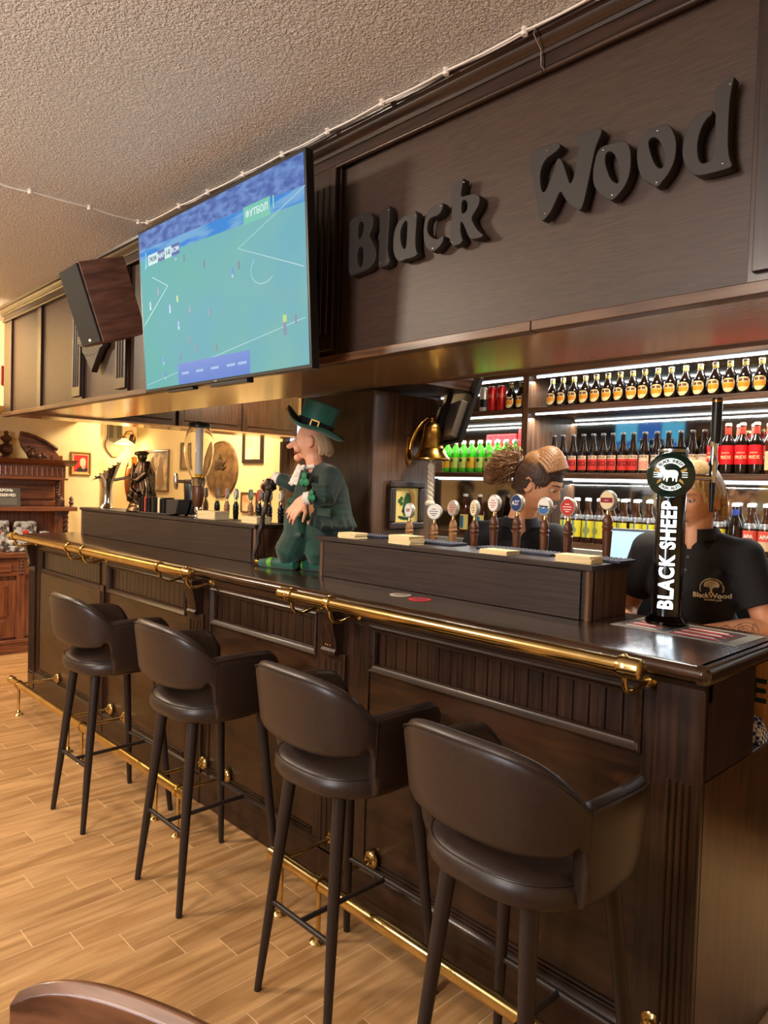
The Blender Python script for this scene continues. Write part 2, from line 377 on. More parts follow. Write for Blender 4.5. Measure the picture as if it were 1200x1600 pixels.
# continuous counter top with a rounded nose
ct = MB(); yb, yf = 2.375, 1.772; zt, zb = 1.165, 1.118; xe = -.685
nose = [(yf + .028 - .028 * math.sin(t * PI / 8), (zt + zb) / 2 + .0235 * math.cos(t * PI / 8)) for t in range(9)]
prof = [(yb, zb), (yb, zt)] + nose
ct.prism([(0, y, z) for y, z in prof], (xe - .02 + 5.66, 0, 0), (-5.66, 0, 0))
ct.prism([(xe - .03, yb, zt), (xe - .03, yf + .004, zt), (xe - .012, yf + .01, zt), (xe - .006, yf + .02, zt), (xe - .006, yb, zt)], (0, 0, -.0465))
ct.tube([(xe - .022, yf + .026, 1.1415), (xe - .022, yb - .002, 1.1415)], .0233, 16)
ct.ball((xe - .022, yf + .026, 1.1415), .0236, 16, 12)
tag(obj('bar_countertop', ct, None, M['counter']), 'glossy dark wooden counter top with a rounded front edge', 'counter')

# raised boxes for the taps
def riser(x0, x1, y0, y1, zt, label):
    t = thing('tap_riser', label, 'riser', ((x0 + x1) / 2, y0, 1.1655)); h = zt - 1.1655; hw = (x1 - x0) / 2
    obj('body', MB().box(-hw + .02, hw - .02, .018, y1 - y0 - .012, 0, h - .02), t, M['riser'], .002)
    obj('side_panel', MB().box(hw - .022, hw - .006, .035, y1 - y0 - .012, 0, h - .02), t, M['mid_z'], .001, label='lighter brown wooden side')
    obj('side_panel', MB().box(-hw + .006, -hw + .022, .035, y1 - y0 - .012, 0, h - .02), t, M['mid_z'], .001, label='lighter brown wooden side')
    for s in (-1, 1):
        obj('corner_post', MB().tube([(s * (hw - .02), .02, 0), (s * (hw - .02), .02, h - .02)], .013, 12), t, M['mid_z'])
    obj('front_board', MB().box(-hw + .045, hw - .045, .008, .02, .001, h - .024), t, M['riser'], .002)
    tp = obj('top_board', MB().box(-hw, hw, 0, y1 - y0, h - .02, h), t, M['riser'], .003)
    return t
riser(-2.60, -1.185, 2.085, 2.345, 1.35, 'long black-brown raised box carrying nine tall tap handles')
riser(-5.47, -3.13, 2.10, 2.345, 1.368, 'long black-brown raised box carrying the statue and clear drink tower')

# ================================================================ brass rails
def handrail(x0, x1, brackets, label, endflange):
    t = thing('hand_rail', label, 'rail', ((x0 + x1) / 2, 1.66, 0), group=None); cx = (x0 + x1) / 2; zr = 1.156; r = .0215
    obj('rail_tube', MB().tube([(x0 - cx + .03, 0, zr), (x1 - cx - .03, 0, zr)], r, 24), t, M['brass'])
    for s, x in ((-1, x0), (1, x1)):
        obj('end_cap', MB().lathe([(0.001, s * .0), (r * .8, 0), (r + .004, s * -.004), (r + .0055, s * -.012), (r + .0055, s * -.055), (r + .003, s * -.058), (r, s * -.06)], (x - cx, 0, zr), 24, 'x'), t, M['brass'])
    for x in brackets:
        b = x - cx
        obj('clamp', MB().lathe([(r, -.014), (r + .005, -.014), (r + .007, -.008), (r + .007, .008), (r + .005, .014), (r, .014)], (b, 0, zr), 24, 'x').ball((b, 0, zr + r + .006), (.008, .008, .006), 10, 6), t, M['brass'])
        pts = [(b, 0, zr - r), (b, .004, zr - r - .025), (b, .02, zr - r - .045), (b, .05, zr - r - .05), (b, .09, zr - r - .043), (b, .138, zr - r - .035)]
        obj('bracket_arm', MB().tube(pts, .0075, 10), t, M['brass'])
        obj('flange', MB().lathe([(.001, -.018), (.012, -.018), (.013, -.012), (.021, -.008), (.023, -.003), (.023, 0)], (b, .145, zr - r - .033), 18, 'y'), t, M['brass'])
    return t
handrail(-5.60, -2.975, (-5.5, -4.49, -4.26, -3.30, -3.03), 'brass hand rail running along the far half of the counter', 1)
handrail(-2.285, -.798, (-2.215, -1.985, -.845), 'brass hand rail along the near half of the counter', 1)
def footrail(x0, x1, posts, label):
    t = thing('foot_rail', label, 'rail', ((x0 + x1) / 2, 1.56, 0)); cx = (x0 + x1) / 2; zr = .205; r = .022
    obj('rail_tube', MB().tube([(x0 - cx + .02, 0, zr), (x1 - cx - .02, 0, zr)], r, 24), t, M['brass'])
    for s, x in ((-1, x0), (1, x1)):
        obj('end_cap', MB().lathe([(.001, 0), (r * .8, 0), (r + .004, s * -.004), (r + .005, s * -.04), (r, s * -.045)], (x - cx, 0, zr), 24, 'x'), t, M['brass'])
    for x in posts:
        b = x - cx
        obj('clamp', MB().lathe([(r, -.013), (r + .006, -.012), (r + .006, .012), (r, .013)], (b, 0, zr), 24, 'x'), t, M['brass'])
        obj('post', MB().lathe([(.03, 0), (.03, .004), (.024, .009), (.014, .014), (.012, .03), (.0085, .034), (.0085, zr - r)], (b, 0, 0), 16), t, M['brass'])
        obj('wall_arm', MB().tube([(b, r, zr), (b, .215, zr)], .0085, 10), t, M['brass'])
        obj('flange', MB().lathe([(.009, -.028), (.014, -.026), (.016, -.018), (.03, -.012), (.034, -.005), (.034, 0)], (b, .248, zr), 20, 'y'), t, M['brass'])
        for ch in t.children:
            pass
    return t
footrail(-5.22, -2.81, (-5.05, -4.18, -3.98, -3.09, -2.88), 'brass foot rail on short posts under the far two stools')
footrail(-2.165, -.5, (-2.10, -1.88, -.80), 'brass foot rail on short posts under the near two stools')
# ================================================================ bar stools
def stool(loc, rz, label):
    t = thing('bar_stool', label, 'bar stool', loc, rz, 'brown leather bar stools along the counter')
    # seat cushion: rounded pad
    def plan(th, k=1.0):      # superellipse, front at +y
        c, s = math.cos(th), math.sin(th); p = 2.6
        r = (abs(c / .222) ** p + abs(s / .215) ** p) ** (-1 / p) * k
        return r * c, r * s
    n = 40; prof = [(.05, .772), (.6, .776), (.86, .772), (.95, .762), (1.0, .742), (1.0, .722), (.97, .703), (.9, .694), (.05, .694)]
    vs = []; fs = []
    for k, z in prof:
        for i in range(n):
            x, y = plan(2 * PI * i / n, k); vs.append((x, y + .005, z + (.006 * (y / .2) if z > .72 else 0)))
    for j in range(len(prof) - 1):
        fs += [(j * n + i, j * n + (i + 1) % n, (j + 1) * n + (i + 1) % n, (j + 1) * n + i) for i in range(n)]
    fs += [tuple(range(n)), tuple(range((len(prof) - 1) * n, len(prof) * n))[::-1]]
    obj('seat', MB().add(vs, fs), t, M['leather'])
    seam = [Vector((*plan(2 * PI * i / n, .965), 0)) for i in range(n + 1)]
    obj('seat_seam', MB().tube([(p.x, p.y + .005, .761 + .006 * p.y / .2) for p in seam], .0022, 6), t, M['leather'])
    # wrap-round shell: U in plan, flaring upward, cut out low at the back
    def outline(u, z):      # u -1 (left arm tip) .. 0 (back) .. 1 (right arm tip)
        f = (z - .70) / .35
        key = ((0, -.206), (.085, -.200), (.150, -.180), (.192, -.146), (.212, -.098), (.220, -.02), (.216, .06), (.204, .12), (.186, .168))
        t = abs(u) * (len(key) - 1); i = min(int(t), len(key) - 2); t -= i
        g = lambda k: Vector(key[k] if k >= 0 else (-key[1][0], key[1][1])) if k < len(key) else Vector((.160, .21))
        p0, p1, p2, p3 = g(i - 1), g(i), g(i + 1), g(i + 2)
        q = .5 * ((2 * p1) + (p2 - p0) * t + (2 * p0 - 5 * p1 + 4 * p2 - p3) * t * t + (3 * p1 - p0 - 3 * p2 + p3) * t ** 3)
        back = max(0, -q.y) / .206
        x = q.x * (1 + .16 * f) ; y = q.y - .040 * f * back
        return math.copysign(x, u), y
    def top(u):
        a = abs(u)
        if a < .47: q = a / .47; return 1.058 - .108 * q ** 2.6
        if a < .80: return .950 + .006 * math.sin(PI * (a - .47) / .33)
        q = (a - .80) / .20; return .950 - .075 * q ** 2.4
    def bot(u):
        a = abs(u)
        if a < .40: return .838 - .012 * (1 - (a / .40) ** 2)
        if a < .47: q = (a - .40) / .07; return .838 + .016 * math.sin(PI * q)
        if a < .50: q = (a - .47) / .03; return .838 - .128 * (q * q * (3 - 2 * q))
        if a < .80: return .710
        q = (a - .80) / .20; return .715 + .09 * q ** 1.8
    us = [-1 + 2 * i / 120 for i in range(121)]; nz = 9; th = .022
    outer = []; inner = []
    pad = [(0, .2), (.06, .75), (.14, 1), (.3, 1), (.5, 1), (.7, 1), (.86, 1), (.94, .75), (1, .2)]
    ring = []
    for u in us:
        zt_, zb_ = top(u), bot(u); o_, i_ = [], []
        endk = min(1, (1 - abs(u)) / .03 + .15)
        for q, k in pad:
            z = zb_ + (zt_ - zb_) * q; x, y = outline(u, z); x2, y2 = outline(u + .004 if u < .99 else u - .004, z)
            tx, ty = x2 - x, y2 - y
            if u >= .99: tx, ty = -tx, -ty
            l = math.hypot(tx, ty); nx, ny = ty / l, -tx / l
            h = th * k * min(1, endk)
            o_.append((x + nx * h, y + ny * h, z)); i_.append((x - nx * h, y - ny * h, z))
        ring.append(o_ + i_[::-1])
    k = len(ring[0]); vs = [p for r in ring for p in r]
    fs = [(i * k + j, i * k + (j + 1) % k, (i + 1) * k + (j + 1) % k, (i + 1) * k + j) for i in range(len(ring) - 1) for j in range(k)]
    fs += [tuple(range(k)), tuple(range((len(ring) - 1) * k, len(ring) * k))[::-1]]
    sh = obj('backrest', MB().add(vs, fs).mesh(M['leather'], sharp=70), t)
    # piping along the top edge, and upright seams where the back meets the arms
    pp = []
    for u in us[2:-2]:
        z = top(u) - .012; x, y = outline(u, z); x2, y2 = outline(u + .004, z); l = math.hypot(x2 - x, y2 - y)
        pp.append((x + (y2 - y) / l * .0215, y - (x2 - x) / l * .0215, z))
    obj('piping', MB().tube(pp, .0022, 6), sh, M['leather'])
    for s in (-1, 1):
        up = []
        for q in range(9):
            z = bot(s * .485) + (top(s * .485) - bot(s * .485)) * (.02 + q * .96 / 8)
            x, y = outline(s * .485, z); x2, y2 = outline(s * .485 + .004, z); l = math.hypot(x2 - x, y2 - y)
            up.append((x + (y2 - y) / l * .0218, y - (x2 - x) / l * .0218, z))
        obj('seam', MB().tube(up, .0018, 6), sh, M['leather'])
    # round tapering legs with foot glides
    ft = {(-1, -1): (-.168, -.205), (1, -1): (.168, -.205), (-1, 1): (-.21, .20), (1, 1): (.21, .20)}
    tp = {(-1, -1): (-.115, -.135), (1, -1): (.115, -.135), (-1, 1): (-.15, .14), (1, 1): (.15, .14)}
    def on(k, z):
        f = 1 - z / .695; a, b = tp[k], ft[k]; return (a[0] + (b[0] - a[0]) * f, a[1] + (b[1] - a[1]) * f, z)
    for k in ft:
        l = obj('leg', MB().tube([on(k, .004), on(k, .3), on(k, .697)], [.0115, .0165, .0215], 14), t, M['stoolleg'])
        obj('foot_glide', MB().lathe([(.010, 0), (.011, .001), (.011, .005)], (ft[k][0], ft[k][1], 0), 12), l, M['black'])
    # footrest: two side bars, a bar in the middle joining them, a bar behind
    zs = .285
    obj('stretcher', MB().tube([on((-1, -1), zs), on((1, -1), zs)], .0085, 10), t, M['stoolleg'])
    obj('stretcher', MB().tube([on((-1, 1), zs), on((1, 1), zs)], .0095, 10), t, M['stoolleg'])
    a, b = on((-1, -1), zs), on((1, -1), zs); c, d = on((-1, 1), zs), on((1, 1), zs)
    obj('stretcher', MB().tube([((a[0] + b[0]) / 2, a[1], zs), ((c[0] + d[0]) / 2, c[1], zs)], .0085, 10), t, M['stoolleg'])
    return t
s0 = stool((-3.335, 1.45, 0), .03, 'brown leather bar stool furthest from the camera, near the sideboard')
dup(s0, (-2.49, 1.475, 0), .0, 'second brown leather bar stool counted from the sideboard end')
dup(s0, (-1.65, 1.475, 0), -.0, 'third brown leather bar stool counted from the sideboard end')
dup(s0, (-.97, 1.440, 0), -.02, 'nearest brown leather bar stool, beside the fluted corner post')
# outlines of the sign letters in sign-board coordinates (metres along the board, height)
LET = {'W':[[(-1.215,2.529), (-1.203,2.541), (-1.168,2.541), (-1.128,2.54), (-1.115,2.527), (-1.136,2.515), (-1.163,2.508), (-1.178,2.486), (-1.18,2.455), (-1.174,2.422), (-1.165,2.413), (-1.156,2.419), (-1.145,2.44), (-1.134,2.463), (-1.126,2.494), (-1.114,2.493), (-1.097,2.452), (-1.087,2.423), (-1.08,2.412), (-1.069,2.429), (-1.065,2.458), (-1.058,2.491), (-1.056,2.51), (-1.062,2.52), (-1.08,2.536), (-1.043,2.539), (-1.003,2.538), (-0.992,2.529), (-0.999,2.512), (-1.01,2.491), (-1.019,2.449), (-1.028,2.402), (-1.036,2.364), (-1.045,2.338), (-1.054,2.341), (-1.075,2.356), (-1.094,2.379), (-1.11,2.409), (-1.121,2.392), (-1.135,2.364), (-1.15,2.347), (-1.165,2.337), (-1.175,2.348), (-1.178,2.364), (-1.187,2.404), (-1.202,2.461), (-1.214,2.502)]],'o':[[(-1.011,2.442), (-1.003,2.474), (-0.99,2.485), (-0.963,2.483), (-0.936,2.482), (-0.923,2.475), (-0.913,2.46), (-0.908,2.43), (-0.909,2.397), (-0.918,2.371), (-0.933,2.353), (-0.954,2.339), (-0.962,2.342), (-0.984,2.36), (-1.002,2.379), (-1.011,2.402), (-1.012,2.427)],[(-0.981,2.462), (-0.973,2.469), (-0.959,2.464), (-0.948,2.447), (-0.939,2.42), (-0.935,2.395), (-0.938,2.376), (-0.947,2.378), (-0.961,2.39), (-0.973,2.416), (-0.981,2.443)]],'o2':[[(-0.891,2.444), (-0.884,2.465), (-0.87,2.484), (-0.84,2.486), (-0.816,2.484), (-0.804,2.467), (-0.794,2.441), (-0.792,2.417), (-0.795,2.391), (-0.806,2.367), (-0.822,2.351), (-0.836,2.338), (-0.849,2.351), (-0.87,2.367), (-0.883,2.389), (-0.89,2.42)],[(-0.864,2.459), (-0.857,2.466), (-0.844,2.464), (-0.831,2.448), (-0.819,2.421), (-0.815,2.397), (-0.821,2.381), (-0.831,2.38), (-0.844,2.394), (-0.854,2.418), (-0.861,2.439)]],'d':[[(-0.775,2.417), (-0.77,2.447), (-0.757,2.469), (-0.738,2.485), (-0.711,2.48), (-0.709,2.472), (-0.721,2.466), (-0.732,2.452), (-0.74,2.428), (-0.742,2.402), (-0.737,2.374), (-0.728,2.361), (-0.712,2.361), (-0.704,2.366), (-0.7,2.389), (-0.699,2.449), (-0.701,2.494), (-0.705,2.526), (-0.683,2.535), (-0.663,2.542), (-0.667,2.52), (-0.671,2.496), (-0.672,2.462), (-0.672,2.419), (-0.67,2.375), (-0.665,2.352), (-0.658,2.337), (-0.674,2.335), (-0.709,2.336), (-0.736,2.338), (-0.754,2.352), (-0.767,2.373), (-0.774,2.394)]],'B':[[(-1.992,2.535), (-1.964,2.542), (-1.921,2.546), (-1.883,2.541), (-1.869,2.528), (-1.864,2.506), (-1.87,2.485), (-1.886,2.465), (-1.868,2.438), (-1.85,2.411), (-1.844,2.387), (-1.851,2.366), (-1.871,2.351), (-1.898,2.343), (-1.941,2.342), (-1.984,2.338), (-1.988,2.399), (-1.988,2.47), (-1.988,2.517)],[(-1.945,2.516), (-1.931,2.523), (-1.913,2.516), (-1.909,2.498), (-1.915,2.477), (-1.924,2.46), (-1.935,2.456), (-1.943,2.474)],[(-1.944,2.427), (-1.93,2.433), (-1.913,2.43), (-1.908,2.41), (-1.91,2.364), (-1.92,2.357), (-1.935,2.366), (-1.944,2.39)]],'l':[[(-1.83,2.525), (-1.802,2.531), (-1.783,2.54), (-1.784,2.491), (-1.788,2.425), (-1.787,2.38), (-1.772,2.343), (-1.823,2.338), (-1.829,2.343), (-1.828,2.411), (-1.829,2.48)]],'a':[[(-1.756,2.44), (-1.75,2.456), (-1.738,2.473), (-1.714,2.485), (-1.677,2.487), (-1.653,2.487), (-1.656,2.438), (-1.658,2.395), (-1.654,2.364), (-1.644,2.344), (-1.683,2.341), (-1.695,2.343), (-1.72,2.339), (-1.739,2.347), (-1.753,2.368), (-1.759,2.396), (-1.759,2.418)],[(-1.728,2.442), (-1.719,2.462), (-1.704,2.471), (-1.694,2.465), (-1.694,2.434), (-1.695,2.399), (-1.697,2.378), (-1.706,2.373), (-1.719,2.387), (-1.728,2.414)]],'c':[[(-1.62,2.413), (-1.616,2.45), (-1.602,2.472), (-1.582,2.482), (-1.543,2.487), (-1.539,2.473), (-1.555,2.452), (-1.581,2.452), (-1.598,2.45), (-1.606,2.435), (-1.605,2.409), (-1.59,2.389), (-1.566,2.375), (-1.549,2.375), (-1.533,2.382), (-1.535,2.364), (-1.551,2.35), (-1.576,2.339), (-1.6,2.353), (-1.615,2.377)]],'k':[[(-1.506,2.526), (-1.458,2.543), (-1.465,2.514), (-1.469,2.481), (-1.44,2.481), (-1.403,2.475), (-1.392,2.458), (-1.397,2.44), (-1.411,2.424), (-1.424,2.411), (-1.415,2.389), (-1.393,2.36), (-1.37,2.342), (-1.418,2.343), (-1.432,2.357), (-1.446,2.388), (-1.46,2.41), (-1.467,2.405), (-1.464,2.372), (-1.452,2.341), (-1.503,2.339), (-1.501,2.401), (-1.5,2.463)],[(-1.465,2.474), (-1.447,2.471), (-1.438,2.458), (-1.438,2.438), (-1.448,2.429), (-1.463,2.429)]]}
# ================================================================ canopy over the bar
CY = 1.75; CX0, CX1 = -6.05, .9
can = thing('bar_canopy', 'dark wooden canopy with carved pub name hanging over the bar', 'canopy', (-2.5, 2.0, 2.05)); co = Vector(can.location)
def cp(name, mb, m, bevel=0, label=None, parent=None):
    if isinstance(mb, MB): mb.v = [(x - co.x, y - co.y, z - co.z) for x, y, z in mb.v]; return obj(name, mb, parent or can, m, bevel, label=label)
    return obj(name, xform(mb, Matrix.Translation(-co)), parent or can, label=label)
cp('carcass', MB().box(CX0 + .02, CX1, CY + .012, 2.36, 2.085, 2.865), M['oak_x'])
# panels between upright stiles: (x0, x1)
cells = [(-5.88, -5.31), (-5.24, -4.63), (-4.50, -3.99), (-3.86, -3.20), (-3.10, -2.235), (-2.07, -.625), (-.44, .9)]
for a, b in cells:
    big = b - a > 1.4
    cp('sign_board' if abs(a + 2.07) < .01 else 'panel', MB().box(a - .01, b + .01, CY, CY + .012, 2.066, 2.772), M['panel'])
ed = [CX0] + [v for c in cells for v in c]
for i in range(0, len(ed) - 1, 2):
    a, b = ed[i], ed[i + 1]
    cp('stile', MB().box(a, b, CY - .018, CY + .012, 2.066, 2.772), M['oak_z'], .002)
for a, b in ((-4.63, -4.50), (-3.99, -3.86), (-2.225, -2.085), (-.61, -.455)):
    cp('pilaster', MB().box(a, b, CY - .034, CY - .018, 2.09, 2.765), M['oak_z'], .003)
    for k in range(3):
        x = a + (b - a) * (.25 + k * .25)
        cp('flute', MB().tube([(x, CY - .034, 2.15), (x, CY - .034, 2.70)], .006, 8), M['oak_z'])
cp('bottom_rail', MB().box(CX0, -1.203, CY - .03, CY + .015, 2.04, 2.07), M['mid_x'], .003)
cp('bottom_rail', MB().box(-1.20, CX1, CY - .03, CY + .015, 2.04, 2.07), M['mid_x'], .003)
for (x0, x1) in ((CX0 - .0, -1.192), (-1.190, CX1)):
    cp('fascia_board', MB().box(x0, x1, CY - .024, CY + .012, 2.766, 2.815), M['oak_x'], .002)
    cp('fascia_bead', MB().tube([(x0, CY - .026, 2.764), (x1, CY - .026, 2.764)], .008, 10), M['oak_x'])
    prof = [(CY, 2.81), (CY - .03, 2.81), (CY - .034, 2.818), (CY - .03, 2.826), (CY - .036, 2.832), (CY - .046, 2.838), (CY - .05, 2.848), (CY - .046, 2.853), (CY - .058, 2.858), (CY - .062, 2.870), (CY, 2.870)]
    cp('crown_moulding', MB().prism([(x0 - (.05 if x0 == CX0 else 0), y, z) for y, z in prof], (x1 - x0 + (.05 if x0 == CX0 else 0), 0, 0)), M['oak_x'])
# underside: brushed veneer
cp('soffit', MB().box(CX0 + .03, CX1, CY + .012, 2.375, 2.062, 2.084), M['soffit'])
cp('soffit_lip', MB().box(-2.29, CX1, 2.362, 2.382, 2.055, 2.12), M['mid_x'], .002)
# left return running back to the wall
cp('return_beam', MB().box(CX0, CX0 + .27, 2.37, 4.35, 2.06, 2.865), M['oak_y'])
cp('return_ledge', MB().box(CX0, CX0 + .34, CY + .01, 4.35, 2.048, 2.062), M['soffit'])
cp('return_end', MB().box(CX0 - .004, CX0, CY - .0, 4.35, 2.06, 2.865), M['oak_y'])
for k in range(3):
    y0 = 2.40 + k * .65
    cp('inner_panel', MB().box(CX0 + .27, CX0 + .28, y0 + .06, y0 + .6, 2.12, 2.78), M['oak_z'], .002)
    cp('inner_stile', MB().box(CX0 + .27, CX0 + .295, y0, y0 + .05, 2.062, 2.865), M['oak_z'], .002)
# carved letters of the pub name, each pinned with small nails
for nm in ('B', 'l', 'a', 'c', 'k', 'W', 'o', 'o2', 'd'):
    me = poly_mesh([smooth_poly(l, 1) for l in LET[nm]], M['letter'], .014, .0015)
    me = xform(me, Matrix.Translation((0, 1.722, 0)) @ UPRIGHT)
    L_ = cp('letter', me, None)
    xs = [p[0] for p in LET[nm][0]]; zs = [p[1] for p in LET[nm][0]]
    mid = (sum(xs) / len(xs), sum(zs) / len(zs)); pts = sorted(LET[nm][0], key=lambda p: p[1])
    nb = MB()
    for p in (pts[-1], pts[0]):
        q = (p[0] * .85 + mid[0] * .15, p[1] * .85 + mid[1] * .15); nb.ball((q[0], 1.706, q[1]), (.0025, .002, .0025), 8, 6)
    cp('nail', nb, M['chrome'], parent=L_)
# shield emblem with relief lettering
sh = [(-4.49, 2.44), (-4.06, 2.44), (-4.06, 2.405), (-4.09, 2.39), (-4.12, 2.385), (-4.12, 2.35), (-4.16, 2.34), (-4.275, 2.215), (-4.39, 2.33), (-4.42, 2.345), (-4.42, 2.38), (-4.46, 2.385), (-4.49, 2.405)]
e = cp('shield_emblem', xform(poly_mesh([sh], M['letter'], .016, .002), Matrix.Translation((0, 1.715, 0)) @ UPRIGHT), None, label='carved wooden shield')
cp('shield_text', xform(text_mesh('BLACKWOOD', .062, M['oak_x'], .003, .002), Matrix.Translation((-4.275, 1.698, 2.417)) @ UPRIGHT), None, parent=e)
cp('shield_text', xform(text_mesh('scottish pub', .036, M['oak_x'], .002, .001), Matrix.Translation((-4.275, 1.698, 2.362)) @ UPRIGHT), None, parent=e)
cp('shield_scroll', MB().tube([(-4.36 + .17 * i / 12, 1.699, 2.315 + .008 * math.sin(i * 1.3)) for i in range(13)], .003, 6), M['oak_x'], parent=e)

# ================================================================ pillar behind the bar
pl = thing('bar_pillar', 'dark wood-clad pillar carrying the brass bell', 'pillar', (-2.855, 2.62, 0)); po = Vector(pl.location)
def pp_(name, mb, m, bevel=0):
    mb.v = [(x - po.x, y - po.y, z) for x, y, z in mb.v]; return obj(name, mb, pl, m, bevel)
pp_('front_board', MB().box(-3.15, -2.575, 2.392, 2.41, 0, 2.054), M['oak_z'], .002)
pp_('side_board', MB().box(-2.575, -2.56, 2.396, 2.845, 0, 2.054), vary(mat('pillar_side_veneer', (86, 62, 44), .3, coat=.4), (70, 48, 33), (98, 72, 52), (22, 22, 1.2), 3, 5, bump=.1, dist=.001))
pp_('core', MB().box(-3.14, -2.577, 2.412, 2.84, 0, 2.054), M['oak_z'])
pp_('corner_bead', MB().tube([(-2.566, 2.398, 0), (-2.566, 2.398, 2.054)], .006, 8), M['mid_z'])
pp_('header', MB().box(-3.25, -2.29, 2.386, 2.81, 2.07, 2.15), M['oak_y'], .003)

# ================================================================ television
tl, tr, br_, bl = Vector((-3.19, 1.475, 2.715)), Vector((-1.945, 1.475, 2.708)), Vector((-1.958, 1.53, 1.982)), Vector((-3.21, 1.53, 1.99))
cen = (tl + tr + br_ + bl) / 4; ux = (tr - tl).normalized(); uz = ((tl + tr) - (bl + br_)).normalized(); uy = uz.cross(ux).normalized()
Wt = ((tr - tl).length + (br_ - bl).length) / 2; Ht = ((tl - bl).length + (tr - br_).length) / 2
tv = thing('television', 'large flat television hanging from the canopy and showing a football match', 'television', cen)
tv.rotation_euler = Matrix((ux, uy, uz)).transposed().to_euler()
obj('bezel', MB().box(-Wt / 2, Wt / 2, -.004, .03, -Ht / 2, Ht / 2), tv, M['black'], .003)
obj('back_cover', MB().hexa([(-Wt * .35, .03, -Ht * .42), (Wt * .35, .03, -Ht * .42), (Wt * .3, .075, -Ht * .38), (-Wt * .3, .075, -Ht * .38), (-Wt * .35, .03, Ht * .1), (Wt * .35, .03, Ht * .1), (Wt * .3, .075, 0), (-Wt * .3, .075, 0)]), tv, M['black'], .004)
obj('wall_bracket', MB().box(-.2, .2, .07, .235, -.12, .12), tv, M['matte'], .003)
obj('speaker_bar', MB().box(-.05, .22, -.002, .03, -Ht / 2 - .016, -Ht / 2).box(-.42, -.2, .002, .03, -Ht / 2 - .012, -Ht / 2), tv, M['black'], .002)
sw, shh = Wt / 2 - .011, Ht / 2 - .014
# the match: procedural pitch and crowd on the lit screen
m = mat('screen_football_picture', (0, 0, 0), .6, spec=.1, emit=(120, 190, 190), es=.8); N, L, B = nodes(m)
B.inputs['Base Color'].default_value = (.01, .01, .01, 1)
tcn = N.new('ShaderNodeTexCoord'); sp = N.new('ShaderNodeSeparateXYZ'); L.new(tcn.outputs['Object'], sp.inputs[0])
def mrange(src, a, b, c=0, d=1):
    n_ = N.new('ShaderNodeMapRange'); n_.inputs[1].default_value = a; n_.inputs[2].default_value = b; n_.inputs[3].default_value = c; n_.inputs[4].default_value = d; L.new(src, n_.inputs[0]); return n_.outputs[0]
def mixc(f, a, b):
    n_ = N.new('ShaderNodeMix'); n_.data_type = 'RGBA'
    (L.new(f, n_.inputs[0]) if hasattr(f, 'links') else setattr(n_.inputs[0], 'default_value', f))
    for s_, v in ((6, a), (7, b)):
        if hasattr(v, 'links'): L.new(v, n_.inputs[s_])
        else: n_.inputs[s_].default_value = srgb(v)
    return n_.outputs[2]
nzp = N.new('ShaderNodeTexNoise'); nzp.inputs['Scale'].default_value = 3; L.new(tcn.outputs['Object'], nzp.inputs[0])
pitch = mixc(mrange(sp.outputs['X'], -.6, .6), (98, 190, 178), (136, 196, 186))
pitch = mixc(mrange(nzp.outputs[0], .3, .7), pitch, (112, 184, 200))
mp = N.new('ShaderNodeMapping'); mp.inputs['Scale'].default_value = (18, 1, 42); L.new(tcn.outputs['Object'], mp.inputs[0])
nzc = N.new('ShaderNodeTexNoise'); nzc.inputs['Scale'].default_value = 1; nzc.inputs['Detail'].default_value = 3; L.new(mp.outputs[0], nzc.inputs[0])
crowd = mixc(mrange(nzc.outputs[0], .38, .62), (70, 100, 176), (112, 150, 214))
mp2 = N.new('ShaderNodeMapping'); mp2.inputs['Scale'].default_value = (4, 1, 30); L.new(tcn.outputs['Object'], mp2.inputs[0])
nzb = N.new('ShaderNodeTexNoise'); nzb.inputs['Scale'].default_value = 1; L.new(mp2.outputs[0], nzb.inputs[0])
board = mixc(mrange(nzb.outputs[0], .42, .56), (44, 140, 226), (120, 178, 226))
# slanted horizon: z + slope*x
ma = N.new('ShaderNodeMath'); ma.operation = 'MULTIPLY_ADD'; ma.inputs[1].default_value = .03; L.new(sp.outputs['X'], ma.inputs[0]); L.new(sp.outputs['Z'], ma.inputs[2])
z_ = ma.outputs[0]
c_ = mixc(mrange(z_, Ht * .285, Ht * .287), pitch, board)
c_ = mixc(mrange(z_, Ht * .355, Ht * .36), c_, crowd)
L.new(c_, B.inputs['Emission Color'])
scr = obj('screen', MB().box(-sw, sw, -.0055, -.0045, -shh, shh), tv, m)
def flat(col, e=.8): return mat('screen_ink_%d_%d_%d' % col, (4, 4, 4), .4, emit=col, es=e)
def sg(mb, col, name='screen_figure'): return obj(name, mb, scr, flat(col))
def bar2(x0, z0, x1, z1, w_=.003): 
    d = Vector((x1 - x0, 0, z1 - z0)).normalized(); q = Vector((-d.z, 0, d.x)) * w_
    a, b = Vector((x0, -.0056, z0)), Vector((x1, -.0056, z1)); return MB().prism([a - q, b - q, b + q, a + q], (0, -.0004, 0))
lines = MB()
for s_ in ((.2, .12, .62, .24), (.2, .12, .6, -.02), (-.6, -.06, -.36, .08), (-.36, .08, -.5, .14), (-.6, -.33, .6, -.19)):
    b_ = bar2(*s_, .0016); lines.add(b_.v, b_.f)
for i in range(12):
    t0, t1 = PI * .75 + PI * i / 12, PI * .75 + PI * (i + 1) / 12
    b_ = bar2(.36 + .08 * math.cos(t0), .02 + .055 * math.sin(t0), .36 + .08 * math.cos(t1), .02 + .055 * math.sin(t1), .0016); lines.add(b_.v, b_.f)
sg(lines, (150, 206, 214), 'pitch_lines')
pb, pr_, pd = MB(), MB(), MB()
